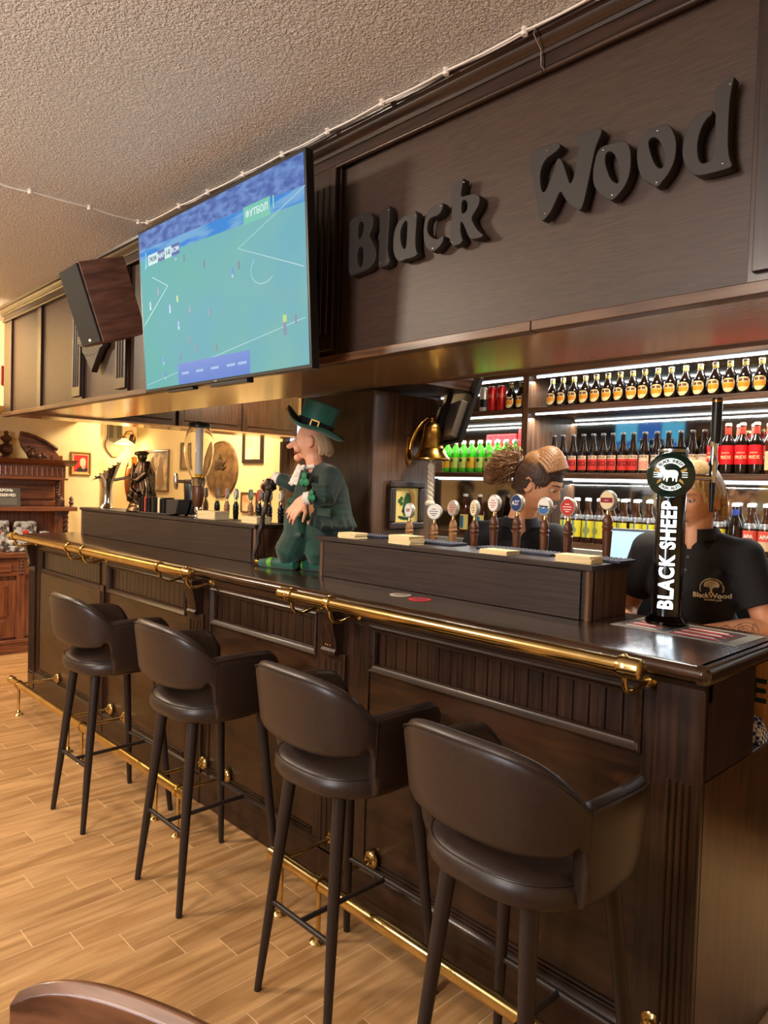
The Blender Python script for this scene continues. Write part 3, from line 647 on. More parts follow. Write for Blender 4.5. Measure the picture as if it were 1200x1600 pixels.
for x, z in ((-.28, .19), (-.53, .02), (-.35, -.02), (.155, .04), (-.28, -.10), (-.43, -.235), (-.42, -.30)):
    sg(MB().box(x - .007, x + .007, -.0062, -.0056, z - .006, z + .018), (70, 130, 226)); sg(MB().box(x - .005, x + .005, -.0062, -.0056, z - .018, z - .006), (170, 200, 235))
for x, z in ((-.21, .165), (-.05, .11), (.2, .06), (-.18, -.05), (-.03, -.08), (-.2, -.17), (-.28, -.235), (-.14, -.215), (.02, -.225), (-.45, .07), (.545, -.19)):
    sg(MB().box(x - .004, x + .005, -.0062, -.0056, z - .014, z + .016), (112, 104, 140))
for x0_, x1_, z0_, z1_ in ((.47, .492, -.19, -.165), (-.287, -.276, .0, .025)): sg(MB().box(x0_, x1_, -.0062, -.0056, z0_, z1_), (170, 210, 110))
sg(MB().box(.472, .488, -.0062, -.0056, -.235, -.19), (104, 120, 160))
sg(MB().box(-.3, .25, -.0062, -.0056, -shh + .0, -.262), (54, 120, 214), 'advert_board')
aw = MB()
for x in (-.24, -.12, .0, .12, .2): aw.box(x - .03, x + .03, -.0066, -.0062, -.31, -.3)
sg(aw, (150, 190, 235), 'advert_text')['kind'] = 'stuff'
sg(MB().box(.245, .415, -.0062, -.0056, .195, .258), (90, 196, 176), 'channel_badge')
def stext(t, x, z, size, col, name='screen_text'):
    return obj(name, xform(text_mesh(t, size, flat(col), .0003, .0006), Matrix.Translation((x, -.0068, z)) @ UPRIGHT), scr)
stext('ФУТБОЛ', .331, .227, .034, (225, 245, 250)); stext('1', .437, .232, .06, (130, 214, 200))
for x0_, x1_, c0_ in ((-.53, -.44, (196, 236, 240)), (-.375, -.315, (196, 236, 240)), (-.437, -.378, (22, 72, 160)), (-.312, -.245, (22, 72, 160))): sg(MB().box(x0_, x1_, -.0062, -.0056, .195, .24), c0_, 'score_box')
stext('74:34', -.485, .217, .03, (40, 70, 110)); stext('NAP', -.407, .217, .03, (220, 240, 250)); stext('1-0', -.345, .217, .03, (40, 70, 110)); stext('ROM', -.279, .217, .03, (220, 240, 250))
sg(MB().prism([(-.565, -.0056, .185), (-.54, -.0056, .19), (-.545, -.0056, .255), (-.555, -.0056, .26)], (0, -.0006, 0)), (50, 190, 220), 'league_badge')
obj('brand_mark', MB().box(-.012, .012, -.006, -.004, -Ht / 2 + .004, -Ht / 2 + .009), tv, M['steel'])

# ================================================================ loudspeaker
spk = thing('loudspeaker', 'walnut loudspeaker with a black grille tilted down from the canopy', 'speaker', (-3.644, 1.498, 2.473))
spk.rotation_euler = (Matrix.Rotation(-.07, 3, 'Z') @ Matrix.Rotation(.34, 3, 'X') @ Matrix.Rotation(.027, 3, 'Y')).to_euler()
wn = vary(mat('walnut_veneer', (92, 58, 44), .45), (76, 46, 34), (110, 72, 54), (2, 2, 12), 3, 5, bump=.05, dist=.001)
obj('cabinet', MB().box(-.1405, .1405, -.108, .1195, -.1905, .1905), spk, wn, .004)
obj('grille', MB().box(-.135, .135, -.1195, -.108, -.186, .186), spk, M['matte'], .003)
obj('brand_mark', MB().box(-.014, .014, -.1205, -.1195, -.172, -.160), spk, M['print_white'])
obj('bracket', MB().tube([(0, .115, -.02), (0, .15, -.10), (0, .16, -.14)], .014, 10), spk, M['black'])

# ================================================================ hanging monitor facing the barkeepers
mo = thing('hanging_monitor', 'wall monitor seen edge-on, tilted down behind the pillar', 'monitor', (-2.43, 2.86, 1.97)); 
mo.rotation_euler = (Matrix.Rotation(math.radians(-212), 3, 'Z') @ Matrix.Rotation(math.radians(17), 3, 'X')).to_euler()
obj('back_cover', MB().box(-.25, .25, .0, .02, -.165, .165), mo, M['black'], .003)
obj('back_housing', MB().box(-.2, .2, .02, .06, -.15, .04), mo, mat('grey_brown_plastic', (70, 60, 50), .5), .006)
obj('arm', MB().box(-.03, .03, .06, .09, -.1, .34), mo, M['black'], .003)
mg = MB(); mg2 = MB()
for i in range(3):
    for j in range(2): (mg if (i + j) % 2 else mg2).box(-.235 + i * .158, -.082 + i * .158, -.002, 0, -.15 + j * .152, -.002 + j * .152)
obj('camera_picture', mg, mo, mat('camera_feed_cyan', (4, 4, 4), .4, emit=(90, 190, 240), es=1.5)); obj('camera_picture', mg2, mo, mat('camera_feed_blue', (4, 4, 4), .4, emit=(60, 120, 220), es=1.2))
# ================================================================ ship's bell on the pillar
bell = thing('brass_bell', 'brass bell with a white rope hanging on the pillar', 'bell', (-2.45, 2.69, 1.73))
obj('bell_body', MB().lathe([(.088, -.004), (.094, 0), (.094, .006), (.082, .02), (.072, .035), (.064, .055), (.060, .058), (.059, .064), (.053, .09), (.047, .125), (.045, .150), (.043, .154), (.043, .160), (.036, .178), (.016, .19), (.001, .192)], n=32), bell, M['brass_old'])
obj('crown', MB().lathe([(.014, .188), (.016, .195), (.009, .2), (.009, .208), (.014, .213), (.006, .222)], n=14), bell, M['brass_old'])
obj('hanger', MB().tube([(0, 0, .205), (-.03, 0, .213), (-.06, -.01, .19), (-.085, -.03, .145), (-.1, -.045, .09), (-.103, -.05, .05)], [.009, .010, .011, .012, .012, .010], 10), bell, M['brass_old'])
obj('back_plate', MB().lathe([(.001, .0), (.022, 0), (.026, .004), (.022, .008), (.001, .012)], (-.110, -.052, .045), 20, 'x', sx=1, sy=1).ball((-.105, -.052, .045), (.006, .024, .078), 16, 10), bell, M['brass_old'])
rp = MB()
for ph in (0, PI):      # two-strand twisted pull
    rp.tube([(.0085 * math.cos(ph + i * .55), .0085 * math.sin(ph + i * .55), -.03 - i * .0042) for i in range(44)], .0085, 8)
rp.ball((0, 0, -.03), .016, 12, 8).tube([(0, 0, .02), (0, 0, -.03)], .005, 8)
rk = obj('rope', rp, bell, mat('white_rope', (222, 206, 178), .9))
obj('rope_knot', MB().ball((0, 0, -.22), (.026, .026, .018), 14, 10).ball((0, 0, -.20), (.016, .016, .016), 12, 8), rk, MATS['white_rope'])

def framed(name, label, cat, loc, rz, w_, h, fw, fm, pic, depth=.02, group=None):
    """picture frame standing on its back plane, facing local -y, centre at loc"""
    t = thing(name, label, cat, loc, rz, group)
    for x0, x1, z0, z1 in ((-w_ / 2, w_ / 2, h / 2 - fw, h / 2), (-w_ / 2, w_ / 2, -h / 2, -h / 2 + fw), (-w_ / 2, -w_ / 2 + fw, -h / 2 + fw, h / 2 - fw), (w_ / 2 - fw, w_ / 2, -h / 2 + fw, h / 2 - fw)):
        obj('frame_bar', MB().box(x0, x1, -depth, 0, z0, z1), t, fm, min(fw, depth) * .3)
    obj('picture', MB().box(-w_ / 2 + fw, w_ / 2 - fw, -depth * .3, -.001, -h / 2 + fw, h / 2 - fw), t, pic)
    return t
def shape(t, pts, m, y, name='picture_shape', sm=1, parent=None):
    return obj(name, xform(poly_mesh([smooth_poly(pts, sm)], m, .0004), Matrix.Translation((0, y, 0)) @ UPRIGHT), parent or t)
# framed print of a green hat and mug on the pillar
t = framed('framed_picture', 'brown framed print of a green top hat under the bell', 'picture', (-2.548, 2.612, 1.497), PI / 2, .245, .245, .036, M['oak_z'], mat('print_yellow', (232, 206, 120), .7), .025)
g1, g2 = mat('print_green', (44, 96, 42), .7), mat('print_dark_green', (24, 58, 28), .7)
shape(t, [(-.06, -.055), (-.05, -.07), (0, -.078), (.04, -.07), (.055, -.05), (.03, -.058), (0, -.062), (-.035, -.056)], g2, -.0085)
shape(t, [(-.035, -.055), (.03, -.058), (.036, .06), (-.012, .062)], g1, -.0083)
shape(t, [(-.033, -.04), (.03, -.042), (.031, -.024), (-.03, -.02)], M['matte'], -.009)
for cx_, cz_ in ((-.05, .02), (-.036, .032), (-.036, .008)):
    shape(t, [(cx_ + .012 * math.cos(a * PI / 4), cz_ + .012 * math.sin(a * PI / 4)) for a in range(8)], g1, -.0083)
shape(t, [(.0, .075), (.06, .07), (.06, -.03), (.04, -.05), (.034, .06)], mat('print_amber', (206, 140, 50), .7), -.0081)
# ================================================================ back shelving behind the bar
sh_ = thing('back_shelving', 'tall brown bottle shelving with mirrored back and white light strips', 'shelving', (-1.4, 3.8, 0)); so = Vector(sh_.location)
def sp_(name, mb, m, bevel=0, label=None):
    mb.v = [(x - so.x, y - so.y, z) for x, y, z in mb.v]; return obj(name, mb, sh_, m, bevel, label=label)
SX0, SX1, SF, SB = -3.75, .9, 3.65, 3.95
Z1, Z2, Z3, ZT = 2.092, 1.699, 1.302, 2.285
def bayxs(): return [(SX0 + .03, -2.59), (-2.545, -.35), (-.30, SX1 - .03)]
sp_('top_board', MB().box(SX0, SX1, SF, SB, ZT, ZT + .03), M['mid_x'], .002)
sp_('header_board', MB().box(SX0, SX1, SF + .002, SF + .02, ZT + .03, 2.86), M['mid_x'], .002)
for x in (SX0, -2.59, -.35, SX1 - .03):
    sp_('upright', MB().box(x, x + .045 if x > -2.6 else x + (.045 if x == -2.59 else .03), SF, SB, 1.0, ZT), M['mid_z'], .002)
for z in (Z1, Z2, Z3):
    for a, b in bayxs():
        sp_('shelf_board', MB().box(a, b, SF + .003, SB - .02, z - .032, z), M['mid_x'], .002)
        if z > Z3: sp_('light_strip', MB().box(a + .02, b - .02, SF + .05, SF + .062, z - .040, z - .0325), M['glow_white'])
for a, b in bayxs():
    sp_('mirror_panel', MB().box(a, b, SB - .018, SB - .012, Z3, ZT), M['mirror'])
    sp_('light_strip', MB().box(a + .02, b - .02, SF + .05, SF + .062, ZT - .009, ZT - .0005), M['glow_white'])
sp_('back_board', MB().box(SX0, SX1, SB - .01, SB, 0, 2.86), M['mid_x'])
sp_('cooler_front', MB().box(SX0, SX1, SF - .05, SB - .011, .0, Z3 - .06), M['black'], .004)
sp_('cooler_top', MB().box(SX0, SX1, SF - .06, SB - .011, Z3 - .06, Z3 - .033), mat('pale_grey_edge', (150, 146, 136), .5), .003)
for i in range(5):
    x = -3.0 + i * .62
    sp_('cooler_door', MB().box(x, x + .6, SF - .066, SF - .051, .12, 1.18), mat('cooler_glass', (22, 24, 26), .12), .003)
    sp_('door_handle', MB().box(x + .54, x + .555, SF - .085, SF - .067, .5, .9), M['steel'], .002)
area('strip_light_lower', (-1.5, 3.70, Z1 - .06), (-1.5, 3.80, Z2), 2.1, 20, (.92, .97, 1), .03).rotation_euler = (0, 0, 0)
area('strip_light_upper', (-1.5, 3.70, ZT - .03), (-1.5, 3.80, Z1), 2.1, 14, (.92, .97, 1), .03).rotation_euler = (0, 0, 0)
area('strip_light_bottom', (-1.5, 3.70, Z2 - .06), (-1.5, 3.80, Z3), 2.1, 18, (.92, .97, 1), .03).rotation_euler = (0, 0, 0)
area('strip_light_corner', (-3.1, 3.70, Z1 - .06), (-3.1, 3.8, Z2), .8, 11, (.92, .97, 1), .03).rotation_euler = (0, 0, 0)

glass_dark = mat('dark_brown_bottle_glass', (26, 15, 8), .08, coat=.6)
glass_amber = mat('amber_bottle_glass', (74, 34, 10), .08, coat=.6)
glass_olive = mat('olive_neck_glass', (120, 96, 26), .1, coat=.5)
glass_green = mat('green_bottle_plastic', (70, 200, 40), .12, coat=.4, emit=(60, 190, 30), es=0)
def arc_label(r, z0, z1, half=1.15, bulge=0):
    """printed label wrapped on the front of a bottle"""
    b = MB(); n = 10; v = []
    for z in (z0, z1):
        for i in range(n + 1):
            a = -half + 2 * half * i / n; v.append((math.sin(a) * (r + .0006), -math.cos(a) * (r + .0006), z))
    b.add(v, [(i, i + 1, n + 2 + i, n + 1 + i) for i in range(n)]); return b
def round_label(r, zc, rad, m):
    pts = [(rad * math.cos(a * PI / 12), rad * math.sin(a * PI / 12)) for a in range(24)]
    return bend(poly_mesh([pts], m, .0003), r, zc)
def bottle(name, label, prof, glass, loc, group, cap=None, capm=None, n=18):
    t = obj(name, MB().lathe(prof, n=n), None, glass); t.location = loc; tag(t, label, 'bottle', group)
    if cap: obj('cap', MB().lathe(cap, n=14), t, capm)
    return t
# --- stubby bottles with an orange shield label (top shelf)
stub = [(.028, 0), (.032, .004), (.033, .012), (.033, .085), (.030, .098), (.022, .115), (.015, .130), (.0135, .135), (.0130, .160), (.0142, .162), (.0142, .167), (.001, .168)]
G1 = 'stubby brown bottles on the top shelf'
b0 = bottle('beer_bottle', 'stubby orange-label bottle, first from the upright divider on the top shelf', stub, glass_dark, (-2.409, 3.70, Z1), G1, [(.0146, .162), (.0146, .167), (.012, .170), (.001, .1705)], mat('silver_cap', (160, 150, 130), .35, metal=.6))
shield = [(-.030, .030), (0, .036), (.030, .030), (.033, -.002), (.020, -.028), (0, -.036), (-.020, -.028), (-.033, -.002)]
obj('label', bend(poly_mesh([smooth_poly(shield, 1)], mat('label_cream', (240, 216, 156), .55), .0003), .033, .045), b0)
obj('label_print', bend(poly_mesh([[(-.029, .010), (.029, .010), (.026, -.013), (-.026, -.013)]], mat('label_orange', (240, 150, 24), .55), .0003), .0336, .045), b0)
obj('label_print', bend(poly_mesh([[(-.023, .027), (-.003, .028), (-.003, .014), (-.023, .014)], [(.003, .028), (.023, .027), (.023, .014), (.003, .014)]], mat('label_brown', (120, 70, 40), .55), .0003), .0336, .045), b0)
obj('neck_foil', MB().lathe([(.0140, .138), (.0138, .157)], n=14), b0, mat('neck_olive', (150, 126, 50), .4))
top_x = [-2.409, -2.337, -2.264, -2.191, -2.119, -2.047, -1.973, -1.902, -1.832, -1.761, -1.688, -1.613, -1.538, -1.461, -1.390, -1.318, -1.245, -1.172, -1.10]
for i, x in enumerate(top_x[1:]):
    dup(b0, (x, 3.70 + random.uniform(-.004, .004), Z1), random.uniform(-.15, .15), 'stubby orange-label bottle, %s from the upright divider on the top shelf' % ORD[i + 1], G1)
for i, x in enumerate((-2.633, -2.71)):
    dup(b0, (x, 3.70, Z1), .1 * i, 'stubby orange-label bottle beside the red cans, %s left of the divider' % ('just' if i == 0 else 'second'), 'stubby bottles beside the red cans')
# --- cans
G2 = 'tall drink cans on the top shelf'
can_p = [(.024, 0), (.0285, .006), (.0295, .012), (.0295, .142), (.024, .155), (.0235, .158), (.001, .157)]
def can_(col, x, lab, nm):
    t = obj('drink_can', MB().lathe(can_p, n=20), None, mat('can_' + nm, col, .3, metal=.3)); t.location = (x, 3.71, Z1); tag(t, lab, 'can', G2)
    obj('rim', MB().lathe([(.0242, .154), (.0252, .157), (.0235, .1585), (.001, .1575)], n=20), t, M['steel']); return t
c1 = can_((196, 34, 28), -2.866, 'tall red can beside the black and white can', 'red')
obj('label_print', bend(xform(text_mesh('BEER', .03, mat('can_print_pale', (226, 150, 130), .5), .0003), Matrix.Identity(4)), .0295, .095), c1)
dup(c1, (-2.792, 3.71, Z1), .2, 'tall red can beside the stubby orange-label bottles', G2)
c2 = can_((206, 200, 188), -2.93, 'tall white and black can at the monitor edge', 'white')
obj('label', arc_label(.0295, .03, .08), c2, M['black']); 
# --- long-neck dark bottles with red label (middle shelf)
G3 = 'long-necked brown bottles with red labels'
long_ = [(.026, 0), (.0285, .004), (.0292, .01), (.0292, .112), (.028, .122), (.022, .145), (.0155, .168), (.0128, .19), (.0122, .214), (.0138, .216), (.0138, .222), (.001, .223)]
def redlab(i): return 'slim brown bottle with a red label, %s from the left on the middle shelf' % ORD[i]
b1 = bottle('ale_bottle', redlab(0), long_, glass_dark, (-2.385, 3.70, Z2), G3, [(.0142, .212), (.0145, .221), (.012, .2255), (.001, .226)], mat('dark_cap', (50, 44, 36), .4))
cr_ = mat('label_ecru', (226, 196, 160), .6); rd_ = mat('label_red', (216, 54, 44), .6)
obj('label', arc_label(.0292, .018, .100, 1.2), b1, cr_)
obj('label_print', arc_label(.0297, .018, .080, 1.15), b1, rd_)
obj('label_text', bend(text_mesh('RED', .034, mat('label_dark_red', (96, 14, 14), .6), .0003, .001), .0302, .054), b1)
obj('label_text', bend(text_mesh('CITRUS', .015, mat('label_dark_ink', (60, 30, 24), .6), .0003, .0003), .0298, .090), b1)
rx = [-2.385, -2.323, -2.255, -2.188, -2.125, -2.063, -2.004, -1.943, -1.883]
for i, x in enumerate(rx[1:]): dup(b1, (x, 3.70, Z2), random.uniform(-.35, .35), redlab(i + 1), G3)
G4 = 'long-necked brown bottles with pale labels'
b2 = bottle('ale_bottle', 'slim brown bottle with a pale peach label, next to the last red-label bottle', long_, glass_dark, (-1.817, 3.70, Z2), G4, [(.0142, .212), (.0145, .221), (.012, .2255), (.001, .226)], MATS['dark_cap'])
obj('label', arc_label(.0292, .018, .100, 1.2), b2, cr_)
obj('label_print', arc_label(.0297, .024, .068, 1.0), b2, mat('label_peach', (226, 150, 120), .6))
obj('label_text', bend(text_mesh('CITRUS', .015, MATS['label_dark_ink'], .0003, .0003), .0298, .090), b2)
for i, x in enumerate((-1.75, -1.687, -1.622, -1.56, -1.50)):
    dup(b2, (x, 3.70, Z2), random.uniform(-.2, .2), 'slim brown bottle with a pale peach label, %s after the red-label bottles' % ORD[i + 1], G4)
# --- tall red "PRIDE" bottles, two rows deep
G5 = 'red-labelled PRIDE bottles'
pr = [(.028, 0), (.031, .004), (.032, .012), (.032, .155), (.029, .168), (.018, .186), (.0142, .2), (.013, .236), (.0145, .238), (.0145, .246), (.001, .247)]
b3 = bottle('pride_bottle', 'dark bottle with a wide red PRIDE label, beside the black tap handle', pr, glass_dark, (-1.454, 3.70, Z2), G5, [(.0148, .238), (.0150, .248), (.012, .2525), (.001, .253)], mat('cream_cap', (222, 206, 150), .5))
obj('label', arc_label(.032, .048, .142, 1.5), b3, mat('label_bright_red', (222, 26, 34), .55))
obj('label_text', bend(text_mesh('PRIDE', .022, mat('label_gold_ink', (240, 206, 150), .6), .0003, .0006), .0326, .082), b3)
obj('label_text', bend(text_mesh('LONDON', .009, MATS['label_gold_ink'], .0003, .0002), .0326, .104), b3)
obj('neck_label', MB().lathe([(.0153, .192), (.0138, .232)], n=14), b3, mat('neck_red', (210, 60, 40), .5))
for i, x in enumerate((-1.386, -1.318, -1.253)): dup(b3, (x, 3.70, Z2), random.uniform(-.1, .1), 'dark bottle with a wide red PRIDE label, %s after the one by the tap handle' % ORD[i + 1 - 1], G5)
for i, x in enumerate((-1.36, -1.29, -1.22)): dup(b3, (x, 3.775, Z2), 0, 'red-necked PRIDE bottle in the row behind, %s along' % ORD[i], 'red-necked bottles in the rear row')
b4 = bottle('beer_bottle', 'amber bottle with a cream label at the right end of the middle shelf', pr, glass_amber, (-1.18, 3.70, Z2), None, [(.0148, .238), (.0150, .248), (.012, .2525), (.001, .253)], MATS['cream_cap'])
obj('label', arc_label(.032, .02, .11, 1.4), b4, MATS['label_cream']); obj('label_print', round_label(.0326, .085, .022, cr_), b4)
b5 = dup(b4, (-1.105, 3.70, Z2), 0, 'amber bottle with a cream label just outside the picture edge')
# --- lower shelf: yellow labels
G6 = 'brown bottles with yellow labels on the lower shelf'
yl = [(.029, 0), (.032, .004), (.033, .01), (.033, .13), (.031, .15), (.022, .175), (.0165, .19), (.0150, .238), (.0165, .24), (.0165, .25), (.001, .251)]
def yt(i): return 'white-capped yellow-label bottle, %s from the left on the lower shelf' % ORD[i]
b6 = bottle('beer_bottle', yt(0), yl, mat('brown_bottle_glass', (56, 30, 14), .08, coat=.6), (-2.284, 3.70, Z3), G6, [(.0175, .238), (.0178, .250), (.015, .255), (.001, .256)], M['white'])
obj('label', arc_label(.033, .03, .125, 1.45), b6, mat('label_yellow', (232, 220, 60), .55)); obj('label_print', round_label(.0337, .07, .02, mat('label_grey_green', (150, 160, 96), .6)), b6)
obj('label_print', arc_label(.0335, .03, .125, .12), b6, mat('label_blue', (30, 130, 190), .6)); obj('neck_sparkle', MB().lathe([(.0335, .135), (.0318, .15), (.0280, .16)], n=18), b6, mat('silver_foil', (200, 204, 206), .25, metal=.8))
for i in range(12): dup(b6, (-2.215 + i * .073, 3.70, Z3), random.uniform(-.5, .5), yt(i + 1), G6)
# --- lower shelf: APA bottles on the right
G7 = 'brown bottles with coral APA labels'
b7 = bottle('beer_bottle', 'brown bottle with a coral APA label, first behind the blond barkeeper', yl, MATS['brown_bottle_glass'], (-1.263, 3.70, Z3), G7, [(.0175, .238), (.0178, .250), (.015, .255), (.001, .256)], M['white'])
obj('label', arc_label(.033, .03, .125, 1.45), b7, cr_); obj('label_print', arc_label(.0335, .075, .125, 1.4), b7, mat('label_coral', (226, 92, 74), .55))
obj('label_text', bend(text_mesh('APA', .024, M['print_white'], .0003, .001), .034, .096), b7); obj('neck_sparkle', MB().lathe([(.0335, .135), (.0318, .15), (.0280, .16)], n=18), b7, MATS['silver_foil'])
for i, x in enumerate((-1.192, -1.12)): dup(b7, (x, 3.70, Z3), .1, 'brown bottle with a coral APA label, %s after the first' % ORD[i], G7)
b8 = bottle('beer_bottle', 'dark bottle with a pink and white label beside the blond hair', yl, glass_dark, (-1.335, 3.70, Z3), None, [(.0175, .238), (.0178, .250), (.015, .255), (.001, .256)], M['white'])
obj('label', arc_label(.033, .02, .06, 1.4), b8, M['print_white']); obj('neck_label', MB().lathe([(.0170, .195), (.0158, .225)], n=14), b8, mat('neck_blue', (40, 60, 130), .5))
obj('label_print', arc_label(.034, .015, .03, 1.2), b8, rd_)
# --- lower shelf on the left: tall brown bottles with blue and yellow labels
b9 = bottle('beer_bottle', 'tall red-brown bottle with a blue and cream label beside the pillar', yl, glass_amber, (-3.05, 3.70, Z3), None, [(.0175, .238), (.0178, .250), (.015, .255), (.001, .256)], M['white'])
obj('label', arc_label(.033, .02, .12, 1.3), b9, mat('label_pale_yellow', (236, 216, 120), .55)); obj('label_print', arc_label(.0335, .03, .11, .35), b9, MATS['label_blue'])
dup(b9, (-2.93, 3.70, Z3), .4, 'tall red-brown bottle with a blue and cream label near the ponytail')
# --- green soda bottles
G8 = 'green soft-drink bottles on the middle shelf'
gp = [(.024, 0), (.031, .006), (.033, .014), (.033, .105), (.031, .12), (.031, .135), (.024, .16), (.013, .178), (.0125, .19), (.014, .192), (.0125, .2), (.001, .2)]
def gt(i, row): return 'green soda bottle, %s from the divider in the %s row' % (ORD[i], row)
b10 = bottle('soda_bottle', gt(0, 'rear'), gp, glass_green, (-2.655, 3.775, Z2 + .001), G8, [(.0145, .19), (.0145, .208), (.013, .21), (.001, .21)], M['white'])
obj('label', arc_label(.033, .03, .10, 1.5), b10, mat('label_lime', (206, 226, 110), .55)); obj('label_print', round_label(.0336, .08, .012, g1), b10); obj('shoulder_sticker', round_label(.031, .135, .012, M['print_white']), b10)
b11 = bottle('soda_bottle', gt(0, 'front'), gp, glass_green, (-2.66, 3.70, Z2), G8, [(.0145, .19), (.0145, .208), (.013, .21), (.001, .21)], M['white'])
obj('label', arc_label(.033, .03, .10, 1.5), b11, mat('label_sun_yellow', (246, 190, 50), .55)); obj('label_print', round_label(.0336, .082, .012, g1), b11); obj('shoulder_sticker', round_label(.031, .135, .012, M['print_white']), b11)
for i in range(8):
    x = -2.66 - (i + 1) * .070
    dup(b11 if i % 3 == 1 else b10, (x, 3.70, Z2), random.uniform(-.2, .2), gt(i + 1, 'front'), G8)
    if i < 7: dup(b10, (x + .005, 3.775, Z2), 0, gt(i + 1, 'rear'), G8)
# red packs behind the green bottles
rp_ = vary(mat('red_foil_pack', (200, 24, 34), .3), (180, 16, 26), (226, 60, 60), (1, 1, 1), 40, 3, bump=.3, dist=.002)
def pack(x0, x1, h, lab):
    b = MB(); b.box(0, x1 - x0, 0, .05, 0, h); t = obj('snack_pack', b, None, rp_, .008, loc=(x0, 3.855, Z2)); tag(t, lab, 'snack pack', 'red packs behind the soda bottles')
pack(-3.02, -2.77, .262, 'long red pack standing behind the green soda bottles'); pack(-2.76, -2.61, .29, 'taller red pack behind the green bottles, next to the divider')
# ================================================================ tap handles behind the raised boxes
wood_red = M['wood_z']; pale = vary(mat('pale_tap_wood', (150, 104, 62), .4), (128, 84, 48), (172, 124, 78), (12, 12, 1.5), 4, 4)
def tap(x, y, zb, label, face, rim, wood, badge='round', txt=None, tc=None, size=.016, band=None, sc_=1.0, yaw=-.25, group='tap handles'):
    t = thing('beer_tap', label, 'tap handle', (x, y, zb), yaw, group)
    R_ = .036 * sc_; zc = .255 if sc_ == 1 else .215
    zh = zc - R_ - .028
    obj('handle', MB().lathe([(.009, -.18), (.010, 0), (.0125, .03), (.0175, zh - .06), (.0185, zh - .048), (.015, zh - .043), (.0195, zh - .036), (.0195, zh - .030), (.0165, zh - .026), (.0185, zh - .018), (.016, zh - .004), (.008, zh + .014)], n=18), t, wood)
    obj('collar', MB().lathe([(.0085, zh + .008), (.010, zh + .014), (.006, zh + .028), (.006, zh + .034)], n=14), t, M['brass'])
    sx = 1 if badge == 'round' else .72
    obj('badge', MB().lathe([(R_ * .96, -.009), (R_, -.006), (R_, .006), (R_ * .96, .009)], (0, 0, zc), 28, 'y', sx=sx), t, rim)
    f = obj('badge_face', MB().lathe([(R_ * .88, -.0098), (R_ * .88, -.0088)], (0, 0, zc), 28, 'y', sx=sx), t, face)
    if band: obj('badge_print', MB().box(-R_ * .78 * sx, R_ * .78 * sx, -.0104, -.0098, zc - .009, zc + .009), f, band)
    if txt: obj('badge_text', xform(text_mesh(txt, size, tc, .0003, .0004), Matrix.Translation((0, -.0108, zc)) @ UPRIGHT), f)
    else:
        ln = MB()
        for q, wq in ((.012, .3), (.002, .6), (-.008, .5), (-.016, .25)): ln.box(-R_ * wq * sx, R_ * wq * sx, -.0108, -.0100, zc + q - .0014, zc + q + .0014)
        o_ = obj('badge_print', ln, f, tc or M['letter']); o_['kind'] = 'stuff'
    return t
W = M['print_white']; navy = mat('badge_navy', (28, 52, 104), .5); ink = mat('badge_dark_ink', (50, 40, 46), .6); redk = mat('badge_red', (190, 50, 44), .5); maroon = mat('badge_maroon', (140, 28, 50), .6)
cream_f = mat('badge_cream', (236, 214, 170), .6); green_f = mat('badge_green', (60, 130, 84), .6); rimw = mat('badge_rim_silver', (196, 190, 178), .3, metal=.5)
GR, GL = 'tap handles on the near raised box', 'tap handles on the far raised box'
zb = 1.29
tap(-2.31, 2.40, 1.265, 'pale wooden tap handle with a round LEV badge before the hat picture', W, rimw, pale, txt='LEV', tc=maroon, size=.02, sc_=.95, group=GR)
tap(-2.155, 2.40, 1.265, 'pale wooden tap handle with a tilted white badge, right of the white rope', W, rimw, pale, tc=ink, sc_=.98, yaw=.3, group=GR)
tap(-2.062, 2.42, 1.285, 'pale wooden tap handle with a worn silver badge', mat('badge_silver', (190, 170, 150), .4, metal=.3), rimw, pale, tc=redk, sc_=.98, group=GR)
tap(-1.925, 2.40, 1.29, 'red-brown tap handle with a narrow cream oval badge', cream_f, rimw, wood_red, 'oval', tc=ink, sc_=.98, group=GR)
tap(-1.822, 2.40, 1.275, 'red-brown tap handle with a white badge and red lettering lines', W, rimw, wood_red, tc=redk, group=GR)
tap(-1.707, 2.40, 1.28, 'red-brown tap handle with a round navy badge reading AEG letters', navy, rimw, wood_red, txt='AΣΓ', tc=W, size=.024, group=GR)
t = tap(-1.576, 2.40, 1.272, 'red-brown tap handle with a badge half white and half blue', W, rimw, wood_red, txt='Edelweiss', tc=ink, size=.013, group=GR)
obj('badge_print', xform(poly_mesh([[(-.031, -.008), (-.015, -.004), (0, -.009), (.015, -.004), (.031, -.008), (.026, -.018), (.014, -.028), (0, -.0315), (-.014, -.028), (-.026, -.018)]], mat('badge_blue', (60, 110, 170), .6), .0003), Matrix.Translation((0, -.0104, .255)) @ UPRIGHT), [c for c in t.children if c.name.startswith('badge_face')][0])
tap(-1.471, 2.40, 1.272, 'red-brown tap handle with an orange-red badge', redk, rimw, wood_red, tc=W, yaw=-.15, group=GR)
tap(-1.309, 2.40, 1.305, 'red-brown tap handle with a cream badge and maroon band, nearest the lit tower', cream_f, rimw, wood_red, txt='-----', tc=W, size=.012, band=maroon, group=GR)
